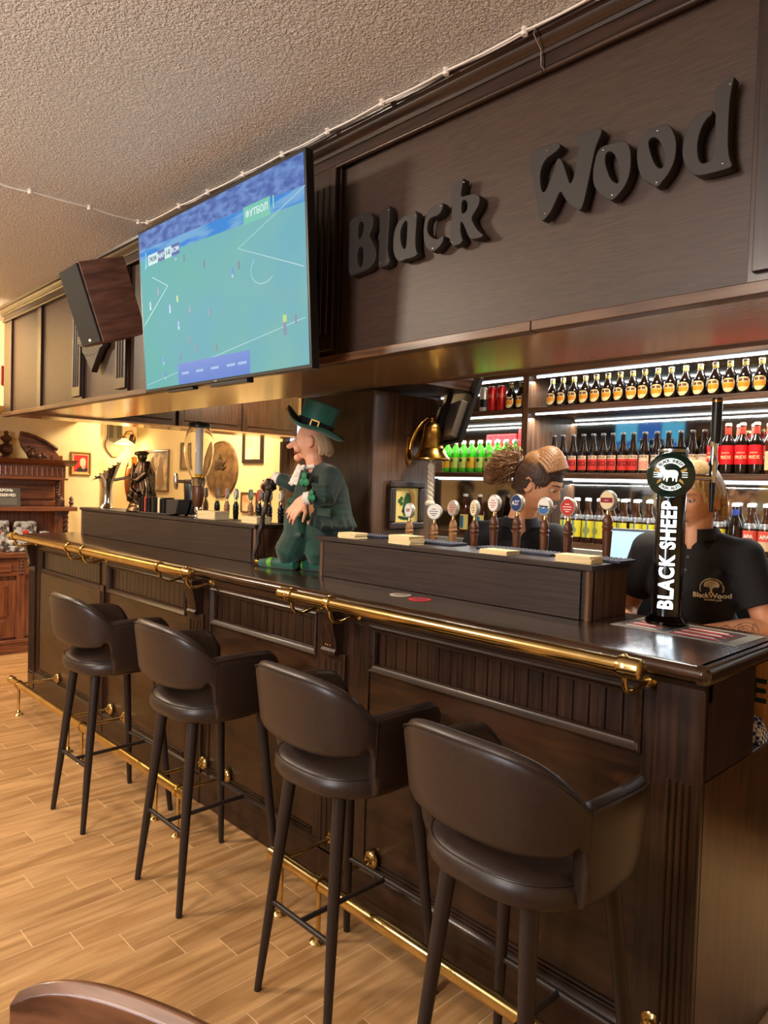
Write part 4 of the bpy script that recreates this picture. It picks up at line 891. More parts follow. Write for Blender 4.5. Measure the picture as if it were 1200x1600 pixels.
LT = [(-4.183, 'pale wooden', 'cream round', cream_f, pale, 'round'), (-4.04, 'black', 'narrow orange', mat('badge_orange', (206, 120, 60), .6), M['black'], 'oval'), (-3.925, 'pale wooden', 'pink oval', mat('badge_pink', (222, 140, 130), .6), pale, 'oval'),
      (-3.821, 'black', 'white round', W, M['black'], 'round'), (-3.659, 'pale wooden', 'green oval', green_f, pale, 'oval'), (-3.566, 'black', 'red and yellow round', mat('badge_tomato', (206, 80, 50), .6), M['black'], 'round'),
      (-3.464, 'dark brown', 'blue and white round', MATS['badge_blue'], M['oak_z'], 'round'), (-3.35, 'black', 'small cream', cream_f, M['black'], 'round')]
for x, a, b, f, wd, sh2 in LT:
    tap(x, 2.42, 1.30, '%s tap handle with a %s badge behind the far raised box' % (a, b), f, rimw, wd, sh2, tc=ink if f is not navy else W, sc_=.92, yaw=-.3, group=GL)
# fonts carrying the handles, behind each box (dark cabinets with faucets)
for x0, x1, n_, lab in ((-2.36, -1.27, 9, 'dark tap cabinet holding the near row of tap handles'), (-4.24, -3.30, 8, 'dark tap cabinet holding the far row of tap handles')):
    t = thing('tap_cabinet', lab, 'beer font', ((x0 + x1) / 2, 2.405, 1.166)); hw = (x1 - x0) / 2
    obj('body', MB().box(-hw, hw, -.058, .05, 0, .10), t, M['black'], .004); obj('drip_lip', MB().box(-hw, hw, .05, .06, .08, .1), t, M['steel'], .001)

# ================================================================ drip mats, coaster stacks, counter litter
def mat_(x, y, l, w_, z, lab):
    t = obj('bar_mat', MB().box(-l / 2, l / 2, -w_ / 2, w_ / 2, 0, .010), None, mat('navy_rubber', (32, 38, 58), .6), .002, loc=(x, y, z)); tag(t, lab, 'bar mat', 'navy bar mats')
    st = MB(); n = 24
    for i in range(int(l / .018)): 
        for j in range(int(w_ / .018)): st.box(-l / 2 + .009 + i * .018 - .003, -l / 2 + .009 + i * .018 + .003, -w_ / 2 + .009 + j * .018 - .003, -w_ / 2 + .009 + j * .018 + .003, .0098, .0125)
    o_ = obj('rubber_nubs', st, t, mat('rubber_nub_grey', (120, 122, 130), .6)); o_['kind'] = 'stuff'
mat_(-1.27, 2.275, .22, .11, 1.3505, 'navy rubber bar mat at the near end of the raised box')
mat_(-1.60, 2.275, .34, .11, 1.3505, 'navy rubber bar mat in the middle of the raised box')
mat_(-2.05, 2.275, .30, .11, 1.3505, 'navy rubber bar mat between the two far card stacks')
mat_(-2.42, 2.28, .18, .10, 1.3505, 'navy rubber bar mat nearest the doll on the raised box')
def cards(x, y, w_, d, n, z, lab, rz=0):
    t = thing('card_stack', lab, 'coaster stack', (x, y, z), rz, 'stacks of pale cards')
    cm = MB().box(-w_ / 2, w_ / 2, -d / 2, d / 2, 0, .0026).mesh(M['paper'])
    for i in range(n): obj('card', cm, t, loc=(random.uniform(-.002, .002), random.uniform(-.002, .002), i * .0028), rot=(0, 0, random.uniform(-.04, .04)))
cards(-2.40, 2.13, .105, .08, 9, 1.351, 'stack of pale cards closest to the green doll', .1)
cards(-2.06, 2.125, .13, .08, 13, 1.351, 'tallest stack of pale cards on the near raised box', -.05)
cards(-1.585, 2.125, .125, .075, 6, 1.351, 'low stack of pale cards in front of the middle tap handles', 0)
cards(-1.265, 2.135, .13, .08, 9, 1.351, 'stack of pale cards beside the orange-red tap badge', .05)
cards(-3.70, 2.19, .17, .10, 17, 1.369, 'tall stack of pale cards beside the clear drink tower', .1)
cards(-3.27, 2.20, .15, .09, 13, 1.369, 'stack of pale cards behind the walking stick', 0)
def coaster(x, y, c, lab):
    t = obj('coaster', MB().lathe([(.043, 0), (.0435, .001), (.043, .002)], n=28), None, c, loc=(x, y, 1.1655)); tag(t, lab, 'coaster')
    obj('print', MB().lathe([(.03, .0021), (.03, .0024)], n=24), t, mat('print_grey', (130, 112, 100), .6) if c is not redk else maroon)
coaster(-1.945, 1.985, mat('coaster_grey', (176, 164, 152), .7), 'round grey coaster lying on the counter'); coaster(-1.825, 1.965, redk, 'round dark red coaster lying on the counter')
# printed menu mat on the near end
t = thing('menu_mat', 'clear mat with dark red and white printed menus near the corner', 'menu', (-.93, 2.20, 1.1655), -.03)
obj('sheet', MB().box(-.20, .19, -.085, .13, 0, .0012), t, mat('mat_grey_film', (150, 146, 138), .12, coat=.5))
obj('menu_card', MB().box(-.175, -.03, -.06, .11, .0013, .0022), t, mat('menu_black', (34, 26, 26), .3)); obj('menu_card', MB().box(-.02, .15, -.07, .10, .0013, .0022), t, mat('menu_brown', (60, 34, 30), .3))
cs = [mat('menu_red', (196, 36, 54), .5), mat('menu_white', (222, 212, 204), .5), mat('menu_rust', (150, 74, 44), .5)]
for i in range(9):
    y0 = -.06 + i * .017
    obj('menu_line', MB().hexa([(-.01, y0, .0023), (.13 - (i % 3) * .02, y0, .0023), (.13 - (i % 3) * .02, y0 + .008, .0023), (-.01, y0 + .008, .0023), (-.01, y0, .0027), (.13 - (i % 3) * .02, y0, .0027), (.13 - (i % 3) * .02, y0 + .008, .0027), (-.01, y0 + .008, .0027)]), t, cs[i % 3])
    if i < 7: obj('menu_line', MB().box(-.165, -.06 - (i % 2) * .03, y0 + .004, y0 + .010, .0023, .0027), t, cs[(i + 1) % 3])

# ================================================================ lit black beer tower
tw = thing('beer_tower', 'black column beer tower with BLACK SHEEP in glowing white letters', 'beer tower', (-1.025, 2.285, 1.1662), math.radians(20))
tilt = 0
obj('base_ring', MB().lathe([(.062, 0), (.066, .004), (.066, .012), (.058, .022), (.052, .030)], n=32), tw, mat('black_chrome', (50, 48, 46), .12, metal=1))
obj('column', MB().lathe([(.046, .028), (.046, .566), (.044, .572), (.001, .572)], n=40), tw, mat('gloss_black', (9, 10, 11), .14, coat=.6))
obj('top_rim', MB().lathe([(.0465, .556), (.0475, .560), (.0465, .566)], n=40), tw, M['steel'])
glow = mat('tower_letter_glow', (255, 255, 255), .5, emit=(226, 244, 255), es=3.2)
txt = text_mesh('BLACK SHEEP', .062, glow, .0008, .0020, 1.0, 1.13)
xs_ = [v.co.x for v in txt.vertices]; Lw = max(xs_) - min(xs_); k_ = .345 / Lw
lm = txt.copy()
bm = bmesh.new(); bm.from_mesh(lm); bmesh.ops.triangulate(bm, faces=bm.faces)
for _ in range(3): bmesh.ops.subdivide_edges(bm, edges=[e for e in bm.edges if e.calc_length() > .006], cuts=1)
bmesh.ops.triangulate(bm, faces=bm.faces); bm.to_mesh(lm); bm.free()
for v in lm.vertices:      # turned to read upward, wrapped round the column
    u, h = v.co.y * 1.05, v.co.x * k_; a = -u / .047; v.co = (math.sin(a) * .0472, -math.cos(a) * .0472, .225 + h)
obj('lit_letters', lm, tw)
obj('light_groove', MB().box(-.0008, .0008, -.0475, -.0465, .045, .4), tw, M['black'])
dk = mat('badge_dark_green', (14, 40, 34), .12, coat=.6)
dz = .482
obj('badge_stem', MB().lathe([(.02, -.06), (.02, -.03)], (0, 0, dz), 16, 'y'), tw, M['black'])
dsc = obj('badge', MB().lathe([(.001, -.082), (.066, -.081), (.070, -.078), (.0725, -.072), (.0725, -.062), (.068, -.058), (.001, -.058)], (0, 0, dz), 48, 'y'), tw, dk, label='dark green disc with a white sheep')
lit = mat('badge_lit_white', (240, 244, 240), .5, emit=(220, 236, 228), es=.75); gold_ = mat('badge_gold_line', (200, 160, 80), .5)
def dprint(loops, m, y=-.0826, name='badge_print'): return obj(name, xform(poly_mesh(loops, m, .0003), Matrix.Translation((0, y, dz)) @ UPRIGHT), dsc)
def ringseg(r0, r1, a0, a1, n=16):
    return [(r1 * math.cos(a0 + (a1 - a0) * i / n), r1 * math.sin(a0 + (a1 - a0) * i / n)) for i in range(n + 1)] + [(r0 * math.cos(a1 + (a0 - a1) * i / n), r0 * math.sin(a1 + (a0 - a1) * i / n)) for i in range(n + 1)]
dprint([ringseg(.036, .052, math.radians(38), math.radians(142))], lit); dprint([ringseg(.036, .050, math.radians(228), math.radians(312))], lit)
for sg_, a_ in ((1, 32), (-1, 148)):
    ca, sa = math.cos(math.radians(a_)), math.sin(math.radians(a_)); dprint([[(.034 * ca, .034 * sa - .004), (.054 * ca, .054 * sa - .006), (.05 * ca + sg_ * .006, .05 * sa - .012), (.038 * ca, .038 * sa - .014)]], gold_)
for a_ in (222, 318):
    ca, sa = math.cos(math.radians(a_)), math.sin(math.radians(a_)); dprint([[(.034 * ca, .034 * sa + .004), (.054 * ca, .054 * sa + .006), (.05 * ca, .05 * sa + .014), (.038 * ca, .038 * sa + .014)]], gold_)
def arctext(t_, r, a0, a1, size, flip=False):
    for i, ch in enumerate(t_):
        if ch == ' ': continue
        a = a0 + (a1 - a0) * (i + .5) / len(t_); me = text_mesh(ch, size, dk, .0003, .0005)
        rot = a - PI / 2 if not flip else a + PI / 2
        obj('badge_letter', xform(me, Matrix.Translation((r * math.cos(a), -.0830, dz + r * math.sin(a))) @ UPRIGHT @ Matrix.Rotation(rot, 4, 'Z')), dsc)
arctext('BLACK SHEEP', .044, math.radians(140), math.radians(40), .013); arctext('CASK ALES', .043, math.radians(230), math.radians(310), .012, True)
sheep = [(-.034, .012), (-.032, .018), (-.027, .023), (-.022, .026), (-.018, .024), (-.017, .017), (-.010, .014), (.0, .015), (.014, .015), (.021, .011), (.024, .002), (.021, -.006), (.020, -.022), (.016, -.022), (.015, -.010), (.011, -.010), (.010, -.020), (.006, -.020), (.006, -.008), (-.006, -.008), (-.008, -.022), (-.012, -.022), (-.012, -.010), (-.015, -.008), (-.017, -.018), (-.021, -.018), (-.019, -.004), (-.021, .004), (-.025, .010)]
dprint([smooth_poly(sheep, 1)], lit)
for sx_ in (-1, 1):
    for q in (0, -.007, .007): dprint([[(sx_ * .034, q - .0012), (sx_ * .05, q - .0012), (sx_ * .05, q + .0012), (sx_ * .034, q + .0012)]], lit)
# stout tap on the side
obj('side_shank', MB().tube([(.02, .012, dz), (.115, .030, dz - .004)], .011, 14), tw, M['chrome'])
fx, fy = .118, .030
obj('faucet', MB().lathe([(.007, -.03), (.011, -.01), (.013, .01), (.012, .03), (.016, .04), (.012, .055), (.010, .085), (.014, .11)], (fx, fy, dz), 18), tw, M['chrome'])
obj('nozzle', MB().lathe([(.0055, -.115), (.0065, -.10), (.0095, -.03), (.0095, -.02)], (fx, fy, dz), 16), tw, M['black'])
obj('tap_handle', MB().lathe([(.013, .105), (.0155, .12), (.0165, .235), (.0165, .25), (.001, .251)], (fx + .004, fy, dz), 20), tw, M['black'])
obj('handle_rim', MB().lathe([(.0168, .236), (.0172, .24), (.0168, .244)], (fx + .004, fy, dz), 20), tw, M['brass_old'])
# till screen behind the taps
t = thing('till_screen', 'till touch screen glowing pale blue behind the tap handles', 'screen', (-1.53, 3.02, 1.30), .25)
obj('housing', MB().box(-.10, .10, 0, .02, -.13, .13), t, mat('grey_plastic', (90, 92, 96), .5), .004); obj('display', MB().box(-.088, .088, -.002, 0, -.115, .118), t, mat('till_display', (180, 214, 236), .5, emit=(150, 206, 240), es=.9))
obj('stand', MB().box(-.03, .03, .005, .02, -.43, -.13), t, M['black'], .003); obj('foot', MB().box(-.08, .08, -.06, .08, -.434, -.42), t, M['black'], .003)
# ================================================================ figures
from mathutils.bvhtree import BVHTree
def smooth01(x): x = max(0., min(1., x)); return x * x * (3 - 2 * x)
def gauss(d, s): return math.exp(-(d / s) ** 2)
def head_lump(mb, mtx, chubby=0, nose=1.0, chin=1.0, n=72, m=56):
    """head facing local -y, about .23 high, origin at eye level"""
    vs = []
    for j in range(m + 1):
        ph = PI * (j + .01) / (m + .02)
        for i in range(n):
            a = 2 * PI * i / n; dx, dy, dz = math.sin(ph) * math.sin(a), -math.sin(ph) * math.cos(a), math.cos(ph)
            x, y, z = dx * .076, dy * .098, dz * .118
            low = max(0, -z / .118)
            x *= 1 - (.36 - .22 * chubby) * low ** 1.6
            if y > 0: y *= 1 - .32 * smooth01((-z - .01) / .09)      # nape
            else: y *= 1 - .10 * low ** 2
            if dy < 0:      # front of the face flattens
                fr = -dy; y += .006 * fr * gauss(x, .05) * (1 if z > -.05 else .6)
                y -= nose * .024 * gauss(x, .0105 + .004 * gauss(z + .034, .012)) * (smooth01((.018 - z) / .05) if z > -.034 else gauss(z + .034, .010)) * fr
                y -= nose * .006 * (gauss(x - .012, .007) + gauss(x + .012, .007)) * gauss(z + .036, .008)
                y += .010 * (gauss(x - .031, .017) + gauss(x + .031, .017)) * gauss(z - .002, .013)
                y -= .0055 * gauss(z - .022, .010) * gauss(x, .05)
                y -= .006 * gauss(z + .060, .0065) * gauss(x, .020); y -= .0055 * gauss(z + .073, .006) * gauss(x, .017)
                y += .005 * gauss(z + .0665, .0030) * gauss(x, .022); y += .004 * gauss(z + .084, .006) * gauss(x, .02)
                y -= chin * .010 * gauss(z + .100, .014) * gauss(x, .024)
                y -= .004 * (gauss(x - .045, .016) + gauss(x + .045, .016)) * gauss(z + .028, .018)
            vs.append(mtx @ Vector((x, y + .004, z)))
    fs = [(j * n + i, j * n + (i + 1) % n, (j + 1) * n + (i + 1) % n, (j + 1) * n + i) for j in range(m) for i in range(n)]
    fs += [tuple(range(n))[::-1], tuple(range(m * n, (m + 1) * n))]
    mb.add(vs, fs)
    for s in (-1, 1):      # ears: rim, lobe and bowl
        c = [mtx @ Vector((s * (.079 + .006 * abs(math.sin(t))), .014 + .016 * math.cos(t) + .004 * math.sin(t), -.012 + .029 * math.sin(t))) for t in [k * PI / 7 for k in range(14)]]
        mb.tube(c + [c[0]], .0052, 8); mb.ball(mtx @ Vector((s * .074, .014, -.014)), (.007, .013, .022), 10, 8, mtx.to_3x3())
def face_parts(root, mtx, iris, brow, lipm, white=None, scale=1.0, lids=.45):
    R3 = mtx.to_3x3()
    for s in (-1, 1):
        e = obj('eye', MB().ball(mtx @ Vector((s * .031, -.0712, .001)), .0118 * scale, 16, 12), root, white or mat('eye_white', (196, 184, 170), .3))
        d = (R3 @ Vector((0, -1, -.25))).normalized(); c = mtx @ Vector((s * .031, -.0712, .001))
        obj('iris', MB().ball(c + d * .0088 * scale, .0058 * scale, 12, 8), e, iris)
        lid = [mtx @ Vector((s * .031 + .0135 * math.cos(t), -.0845 + .003 * abs(math.cos(t)), .0045 - lids * .004 + .006 * math.sin(t))) for t in [k * PI / 8 for k in range(9)]]
        obj('eyelid', MB().tube(lid, .0028, 8), e, root.data.materials[0])
        obj('eyebrow', MB().tube([mtx @ Vector((s * (.014 + .007 * k), -.0935 + .0022 * k * k * .5, .0215 + .0035 * math.sin(k * .7))) for k in range(6)], [.0022, .0034, .0034, .003, .0024, .0012], 8), root, brow)
    obj('lips', MB().tube([mtx @ Vector((x, -.1015 + x * x * 14, -.0615 + .0012 * math.cos(x * 220))) for x in [-.022 + .0044 * k for k in range(11)]], [.0012] + [.0030] * 9 + [.0012], 8).tube([mtx @ Vector((x, -.1005 + x * x * 16, -.0705)) for x in [-.017 + .0034 * k for k in range(11)]], [.0014] + [.0034] * 9 + [.0014], 8), root, lipm)
def hand(mb, w, d, side, palm_n, curl=.5, sc_=1.0, spread=.12):
    """w wrist point, d direction of the fingers, palm_n normal of the palm, side +1/-1 thumb side along palm_n x d"""
    d = Vector(d).normalized(); n_ = Vector(palm_n); n_ = (n_ - d * n_.dot(d)).normalized(); s = n_.cross(d) * side; w = Vector(w)
    for q in (-.026, -.009, .009, .026):
        mb.tube([w + s * q * .6 * sc_, w + d * .045 * sc_ + s * q * sc_, w + d * .088 * sc_ + s * q * sc_ + n_ * .004], [.013 * sc_, .0125 * sc_, .0105 * sc_], 8)
    for q, L_ in ((.027, .068), (.009, .078), (-.009, .072), (-.026, .056)):
        p = w + d * .086 * sc_ + s * q * sc_; dd = (d + s * q * spread * 30).normalized(); pts = [p - d * .012 * sc_]; a = curl * .35
        for k, f in enumerate((.42, .32, .26)):
            v = (dd * math.cos(a) + n_ * math.sin(a)); pts.append(pts[-1] + v * (L_ * f + (.012 if k == 0 else 0)) * sc_); a += curl * (.75 if k == 0 else .6)
        mb.tube(pts, [.0095 * sc_, .0088 * sc_, .0080 * sc_, .0062 * sc_], 8); mb.ball(pts[-1], .0062 * sc_, 8, 6)
    p = w + d * .022 * sc_ + s * .024 * sc_; v1 = (d * .62 + s * .7 + n_ * .25).normalized(); v2 = (d * .9 + s * .2 + n_ * .4).normalized()
    pts = [p, p + v1 * .04 * sc_, p + v1 * .04 * sc_ + v2 * .032 * sc_, p + v1 * .04 * sc_ + v2 * .056 * sc_]
    mb.tube(pts, [.014 * sc_, .0115 * sc_, .0095 * sc_, .0070 * sc_], 8); mb.ball(pts[-1], .007 * sc_, 8, 6)
def strands(head, specs, r0, pts_n=9, grow=1.0, cen=(0, .006, .0), ell=(.083, .104, .126)):
    """locks of hair laid over the skull; specs: (azimuth from the front, start polar, end polar, lift at the end)"""
    b = MB()
    for az, p0, p1, lift in specs:
        pts = []
        for k in range(pts_n):
            f = k / (pts_n - 1); ph = p0 + (p1 - p0) * f; a = az + .12 * math.sin(f * 3 + az * 7)
            e = grow + lift * f * f
            x, y, z = ell[0] * math.sin(min(ph, PI / 2)) * math.sin(a) * e, -ell[1] * math.sin(min(ph, PI / 2)) * math.cos(a) * e, ell[2] * math.cos(ph)
            if ph > PI / 2: z = -ell[2] * (ph - PI / 2) * .98
            pts.append(head @ Vector((x + cen[0], y + cen[1], z + cen[2])))
        b.tube(pts, [r0 * (.8 + .2 * math.sin(PI * k / (pts_n - 1))) * (1 if k < pts_n - 1 else .5) for k in range(pts_n)], 7)
    return b
def drape(me, bvh, mtx, off=.0012, d=Vector((0, 1, 0))):
    """lay a flat print on a garment by casting each point along d (figure space)"""
    me = refine(me.copy(), .008); me.transform(mtx)
    for v in me.vertices:
        h = bvh.ray_cast(v.co - d * .3, d)
        if h[0] is not None: v.co = h[0] - d * off
    return me
skinA = vary(mat('skin_warm', (222, 158, 116), .5, sss=.08), (214, 146, 104), (230, 168, 126), (1, 1, 1), 12, 3)
lipm = mat('lip_rose', (186, 96, 84), .45)
black_cloth = vary(mat('black_pique_cotton', (24, 22, 22), .85), (20, 18, 18), (30, 27, 27), (1, 1, 1), 260, 2, bump=.15, dist=.0006)
logo_m = mat('logo_print_cream', (232, 214, 170), .7)

def barkeeper(label, loc, rz, head_m, lean, arms, hair_fn, logo, iris, brow, tattoo=None, neck_r=.058, collar_open=.35):
    """arms: dict side -> (elbow, wrist, finger direction, palm normal); lean: how far the chest comes forward"""
    hips = Vector((0, .02, .93)); chest = Vector((0, -lean * .7, 1.25)); neckb = Vector((0, -lean, 1.42)); hc = head_m @ Vector((0, .02, -.05))
    sh = {s: Vector((s * .168, -lean * .92 + .005, 1.375)) for s in (-1, 1)}
    b = MB()
    b.ball(hips, (.165, .115, .13), 24, 16); b.ball(hips.lerp(chest, .45), (.145, .10, .16), 24, 16); b.ball(chest, (.152, .105, .165), 24, 16)
    b.tube([sh[-1] + Vector((.02, 0, 0)), neckb + Vector((-.07, .0, -.016)), neckb + Vector((.07, .0, -.016)), sh[1] - Vector((.02, 0, 0))], [.056, .054, .054, .056], 14)
    b.tube([neckb - Vector((0, 0, .03)), neckb.lerp(hc, .5), hc], [neck_r * 1.12, neck_r, neck_r * .96], 18)
    for s in (-1, 1):
        el, wr, fd, pn = arms[s]; el, wr = Vector(el), Vector(wr)
        b.ball(sh[s], .062, 16, 12); b.tube([sh[s], sh[s].lerp(el, .5), el], [.056, .048, .040], 14); b.ball(el, .041, 14, 10)
        b.tube([el, el.lerp(wr, .3), el.lerp(wr, .75), wr], [.040, .043, .032, .026], 14)
        hand(b, wr, fd, -s, pn, .55)
        b.tube([hips + Vector((s * .085, 0, -.03)), (s * .10, .01, .50), (s * .11, .03, .09)], [.088, .060, .042], 14)
        b.tube([(s * .11, .05, .045), (s * .12, -.06, .04), (s * .125, -.14, .03)], [.04, .042, .03], 12)
    head_lump(b, head_m)
    body = obj('person', fuse(b, .0048, skinA, 3, .5), None, loc=loc, rot=(0, 0, rz)); tag(body, label, 'person')
    face_parts(body, head_m, iris, brow, lipm)
    # polo shirt with short sleeves
    c = MB()
    c.ball(hips, (.178, .130, .15), 24, 16); c.ball(hips.lerp(chest, .45), (.162, .122, .17), 24, 16); c.ball(chest, (.164, .118, .172), 24, 16)
    c.tube([sh[-1] + Vector((.01, 0, -.004)), neckb + Vector((-.07, 0, -.024)), neckb + Vector((.07, 0, -.024)), sh[1] - Vector((.01, 0, .004))], [.066, .064, .064, .066], 16)
    for s in (-1, 1):
        el = Vector(arms[s][0]); c.ball(sh[s], .068, 16, 12); c.tube([sh[s], sh[s].lerp(el, .68)], [.067, .065], 18)
        for k in range(3): c.tube([sh[s] + Vector((-s * .05, -.075, -.05 - k * .045)), chest + Vector((s * .06, -.112, .02 - k * .05))], [.010, .006], 6)
    sm = fuse(c, .008, black_cloth, 4, .5); shirt = obj('polo_shirt', sm, body)
    bvh = BVHTree.FromPolygons([v.co for v in sm.vertices], [p.vertices for p in sm.polygons])
    for s in (-1, 1):
        el = Vector(arms[s][0]); p0, p1 = sh[s].lerp(el, .60), sh[s].lerp(el, .69); obj('cuff', MB().tube([p0, p1], [.0675, .0670], 24), shirt, black_cloth, .003)
    # collar: two leaves folded round the neck
    ax = (hc - neckb).normalized(); nb = neckb + ax * .046
    for s in (-1, 1):
        vs = []; n = 14
        for i in range(n + 1):
            a = PI - (PI - collar_open) * i / n      # from the nape to the front opening
            rr = neck_r + .010; x, y = s * math.sin(a) * rr, -math.cos(a) * rr
            top = nb + Vector((x, y, .014 - .014 * (i / n))); lowr = rr + .030; x2, y2 = s * math.sin(a) * lowr, -math.cos(a) * lowr
            drop = -.026 - (.034 if i == n else .014 * (i / n))
            vs += [top, top + Vector((x, y, 0)) * .12, nb + Vector((x2, y2, drop)), nb + Vector((x2 * .94, y2 * .94, drop - .002))]
        fs = [(i * 4 + k, i * 4 + (k + 1) % 4, (i + 1) * 4 + (k + 1) % 4, (i + 1) * 4 + k) for i in range(n) for k in range(4)] + [(0, 1, 2, 3), (n * 4 + 3, n * 4 + 2, n * 4 + 1, n * 4)]
        obj('collar', MB().add(vs, fs), shirt, black_cloth, .002)
    pk = []
    for k in range(2):
        h = bvh.ray_cast(Vector((0, -.6, neckb.z - .055 - k * .045)), Vector((0, 1, 0)))
        if h[0] is not None: obj('button', MB().lathe([(.0055, -.002), (.0055, .0005)], h[0], 12, 'y'), shirt, mat('dark_button', (60, 56, 54), .3))
    trs = MB()
    for s in (-1, 1): trs.tube([hips + Vector((s * .085, 0, 0)), (s * .10, .01, .50), (s * .11, .03, .07)], [.112, .082, .068], 18)
    trs.ball(hips - Vector((0, 0, .02)), (.176, .128, .12), 20, 14)
    obj('trousers', fuse(trs, .014, mat('dark_jeans', (30, 32, 40), .85), 3), body)
    for s in (-1, 1):
        sb = MB(); sb.tube([(s * .11, .065, .04), (s * .12, -.05, .045), (s * .127, -.165, .032)], [.05, .052, .038], 12); sb.box(s * .115 - .042, s * .115 + .042, -.18, .10, .0, .025)
        obj('shoe', fuse(sb, .008, mat('black_shoe', (20, 20, 20), .5), 2), body)
    # printed emblem: tree in a ring over the pub name
    lx, lz = logo; S = .052
    L0 = Matrix.Translation((lx, 0, lz)) @ UPRIGHT
    crown_t = smooth_poly([(-.021, .004), (-.024, .014), (-.018, .024), (-.006, .030), (.008, .029), (.019, .023), (.025, .012), (.021, .003), (.010, .006), (.003, -.001), (.003, -.012), (.009, -.017), (-.009, -.017), (-.003, -.012), (-.003, -.001), (-.010, .005)], 1)
    obj('emblem', drape(poly_mesh([crown_t], logo_m, .0003), bvh, L0), shirt)
    obj('emblem', drape(poly_mesh([ringseg(.033, .0365, math.radians(-22), math.radians(202), 28)], logo_m, .0003), bvh, L0), shirt)
    obj('emblem_text', drape(text_mesh('BlackWood', .024, logo_m, .0003, .0006), bvh, L0 @ Matrix.Translation((0, -.026, 0))), shirt)
    obj('emblem_text', drape(text_mesh('scottish pub', .0105, logo_m, .0003, .0002), bvh, L0 @ Matrix.Translation((.006, -.040, 0))), shirt)
    hair_fn(body, head_m)
    if tattoo:      # line drawing on the forearm
        bv = BVHTree.FromPolygons([v.co for v in body.data.vertices], [p.vertices for p in body.data.polygons])
        s = tattoo; el, wr = Vector(arms[s][0]), Vector(arms[s][1]); d = (wr - el); tk = mat('tattoo_ink', (90, 66, 58), .6)
        view = Vector((.15, -1, .12)).normalized(); up = d.cross(view).normalized(); tb_ = MB()
        def line(fn, n=26):
            pts = []
            for i in range(n):
                u, v = fn(i / (n - 1)); o_ = el + d * u + up * v; h = bv.ray_cast(o_ + view * .2, -view)
                if h[0] is not None: pts.append(h[0] + view * .0004)
            if len(pts) > 2: tb_.tube(pts, .0009, 5)
        for c_, ru, rv in (((.30), .16, .028), (.30, .10, .018), (.32, .05, .010), (.58, .10, .022), (.60, .06, .012)):
            line(lambda t, c_=c_, ru=ru, rv=rv: (c_ + ru * math.cos(t * 6.6) * (1 + .12 * math.sin(t * 17)), rv * math.sin(t * 6.6)))
        line(lambda t: (.12 + .6 * t, .024 * math.sin(t * 19)), 60); line(lambda t: (.2 + .5 * t, -.016 + .012 * math.sin(t * 27)), 60)
        o_ = obj('tattoo', tb_, body, tk)
    return body

blond = vary(mat('blond_hair', (196, 156, 96), .5, sheen=.2), (172, 132, 76), (214, 178, 118), (30, 30, 30), 5, 3)
brown_h = vary(mat('light_brown_hair', (122, 82, 46), .5), (96, 62, 34), (146, 102, 60), (30, 30, 30), 5, 3); dark_h = vary(mat('dark_brown_hair', (64, 42, 28), .6), (46, 30, 20), (80, 54, 36), (30, 30, 30), 5, 3)
def bob(body, hm):
    rnd = random.Random(3); sp2 = []
    for k in range(110):
        az = -PI + 2 * PI * k / 110 + rnd.uniform(-.02, .02); a = abs((az + PI) % (2 * PI) - PI)
        if a < .50: end = .95 + rnd.uniform(-.08, .05)
        elif a < 1.05: end = 1.02 + (a - .5) * .95
        elif a < 1.85: end = 1.60 + rnd.uniform(-.05, .05)
        else: end = 2.22 + rnd.uniform(-.05, .08)
        sp2.append((az, .10 + rnd.uniform(-.05, .1), end, .10 if a > .9 else .13))
    b = strands(hm, sp2, .0105, 12, 1.02); b.ball(hm @ Vector((0, .014, .03)), (.085, .098, .095), 24, 16, hm.to_3x3())
    obj('hair', fuse(b, .0036, blond, 2, .45), body)
    f = strands(hm, [(az_, .12, e_, .2) for az_, e_ in ((.65, 1.15), (.8, 1.3), (.95, 1.45), (1.1, 1.62), (1.25, 1.7), (-.8, 1.35), (-.95, 1.5), (1.95, 2.2), (2.1, 2.3), (-2.0, 2.25))], .0075, 12, 1.06)
    obj('hair_lock', fuse(f, .0032, blond, 1, .4), body)
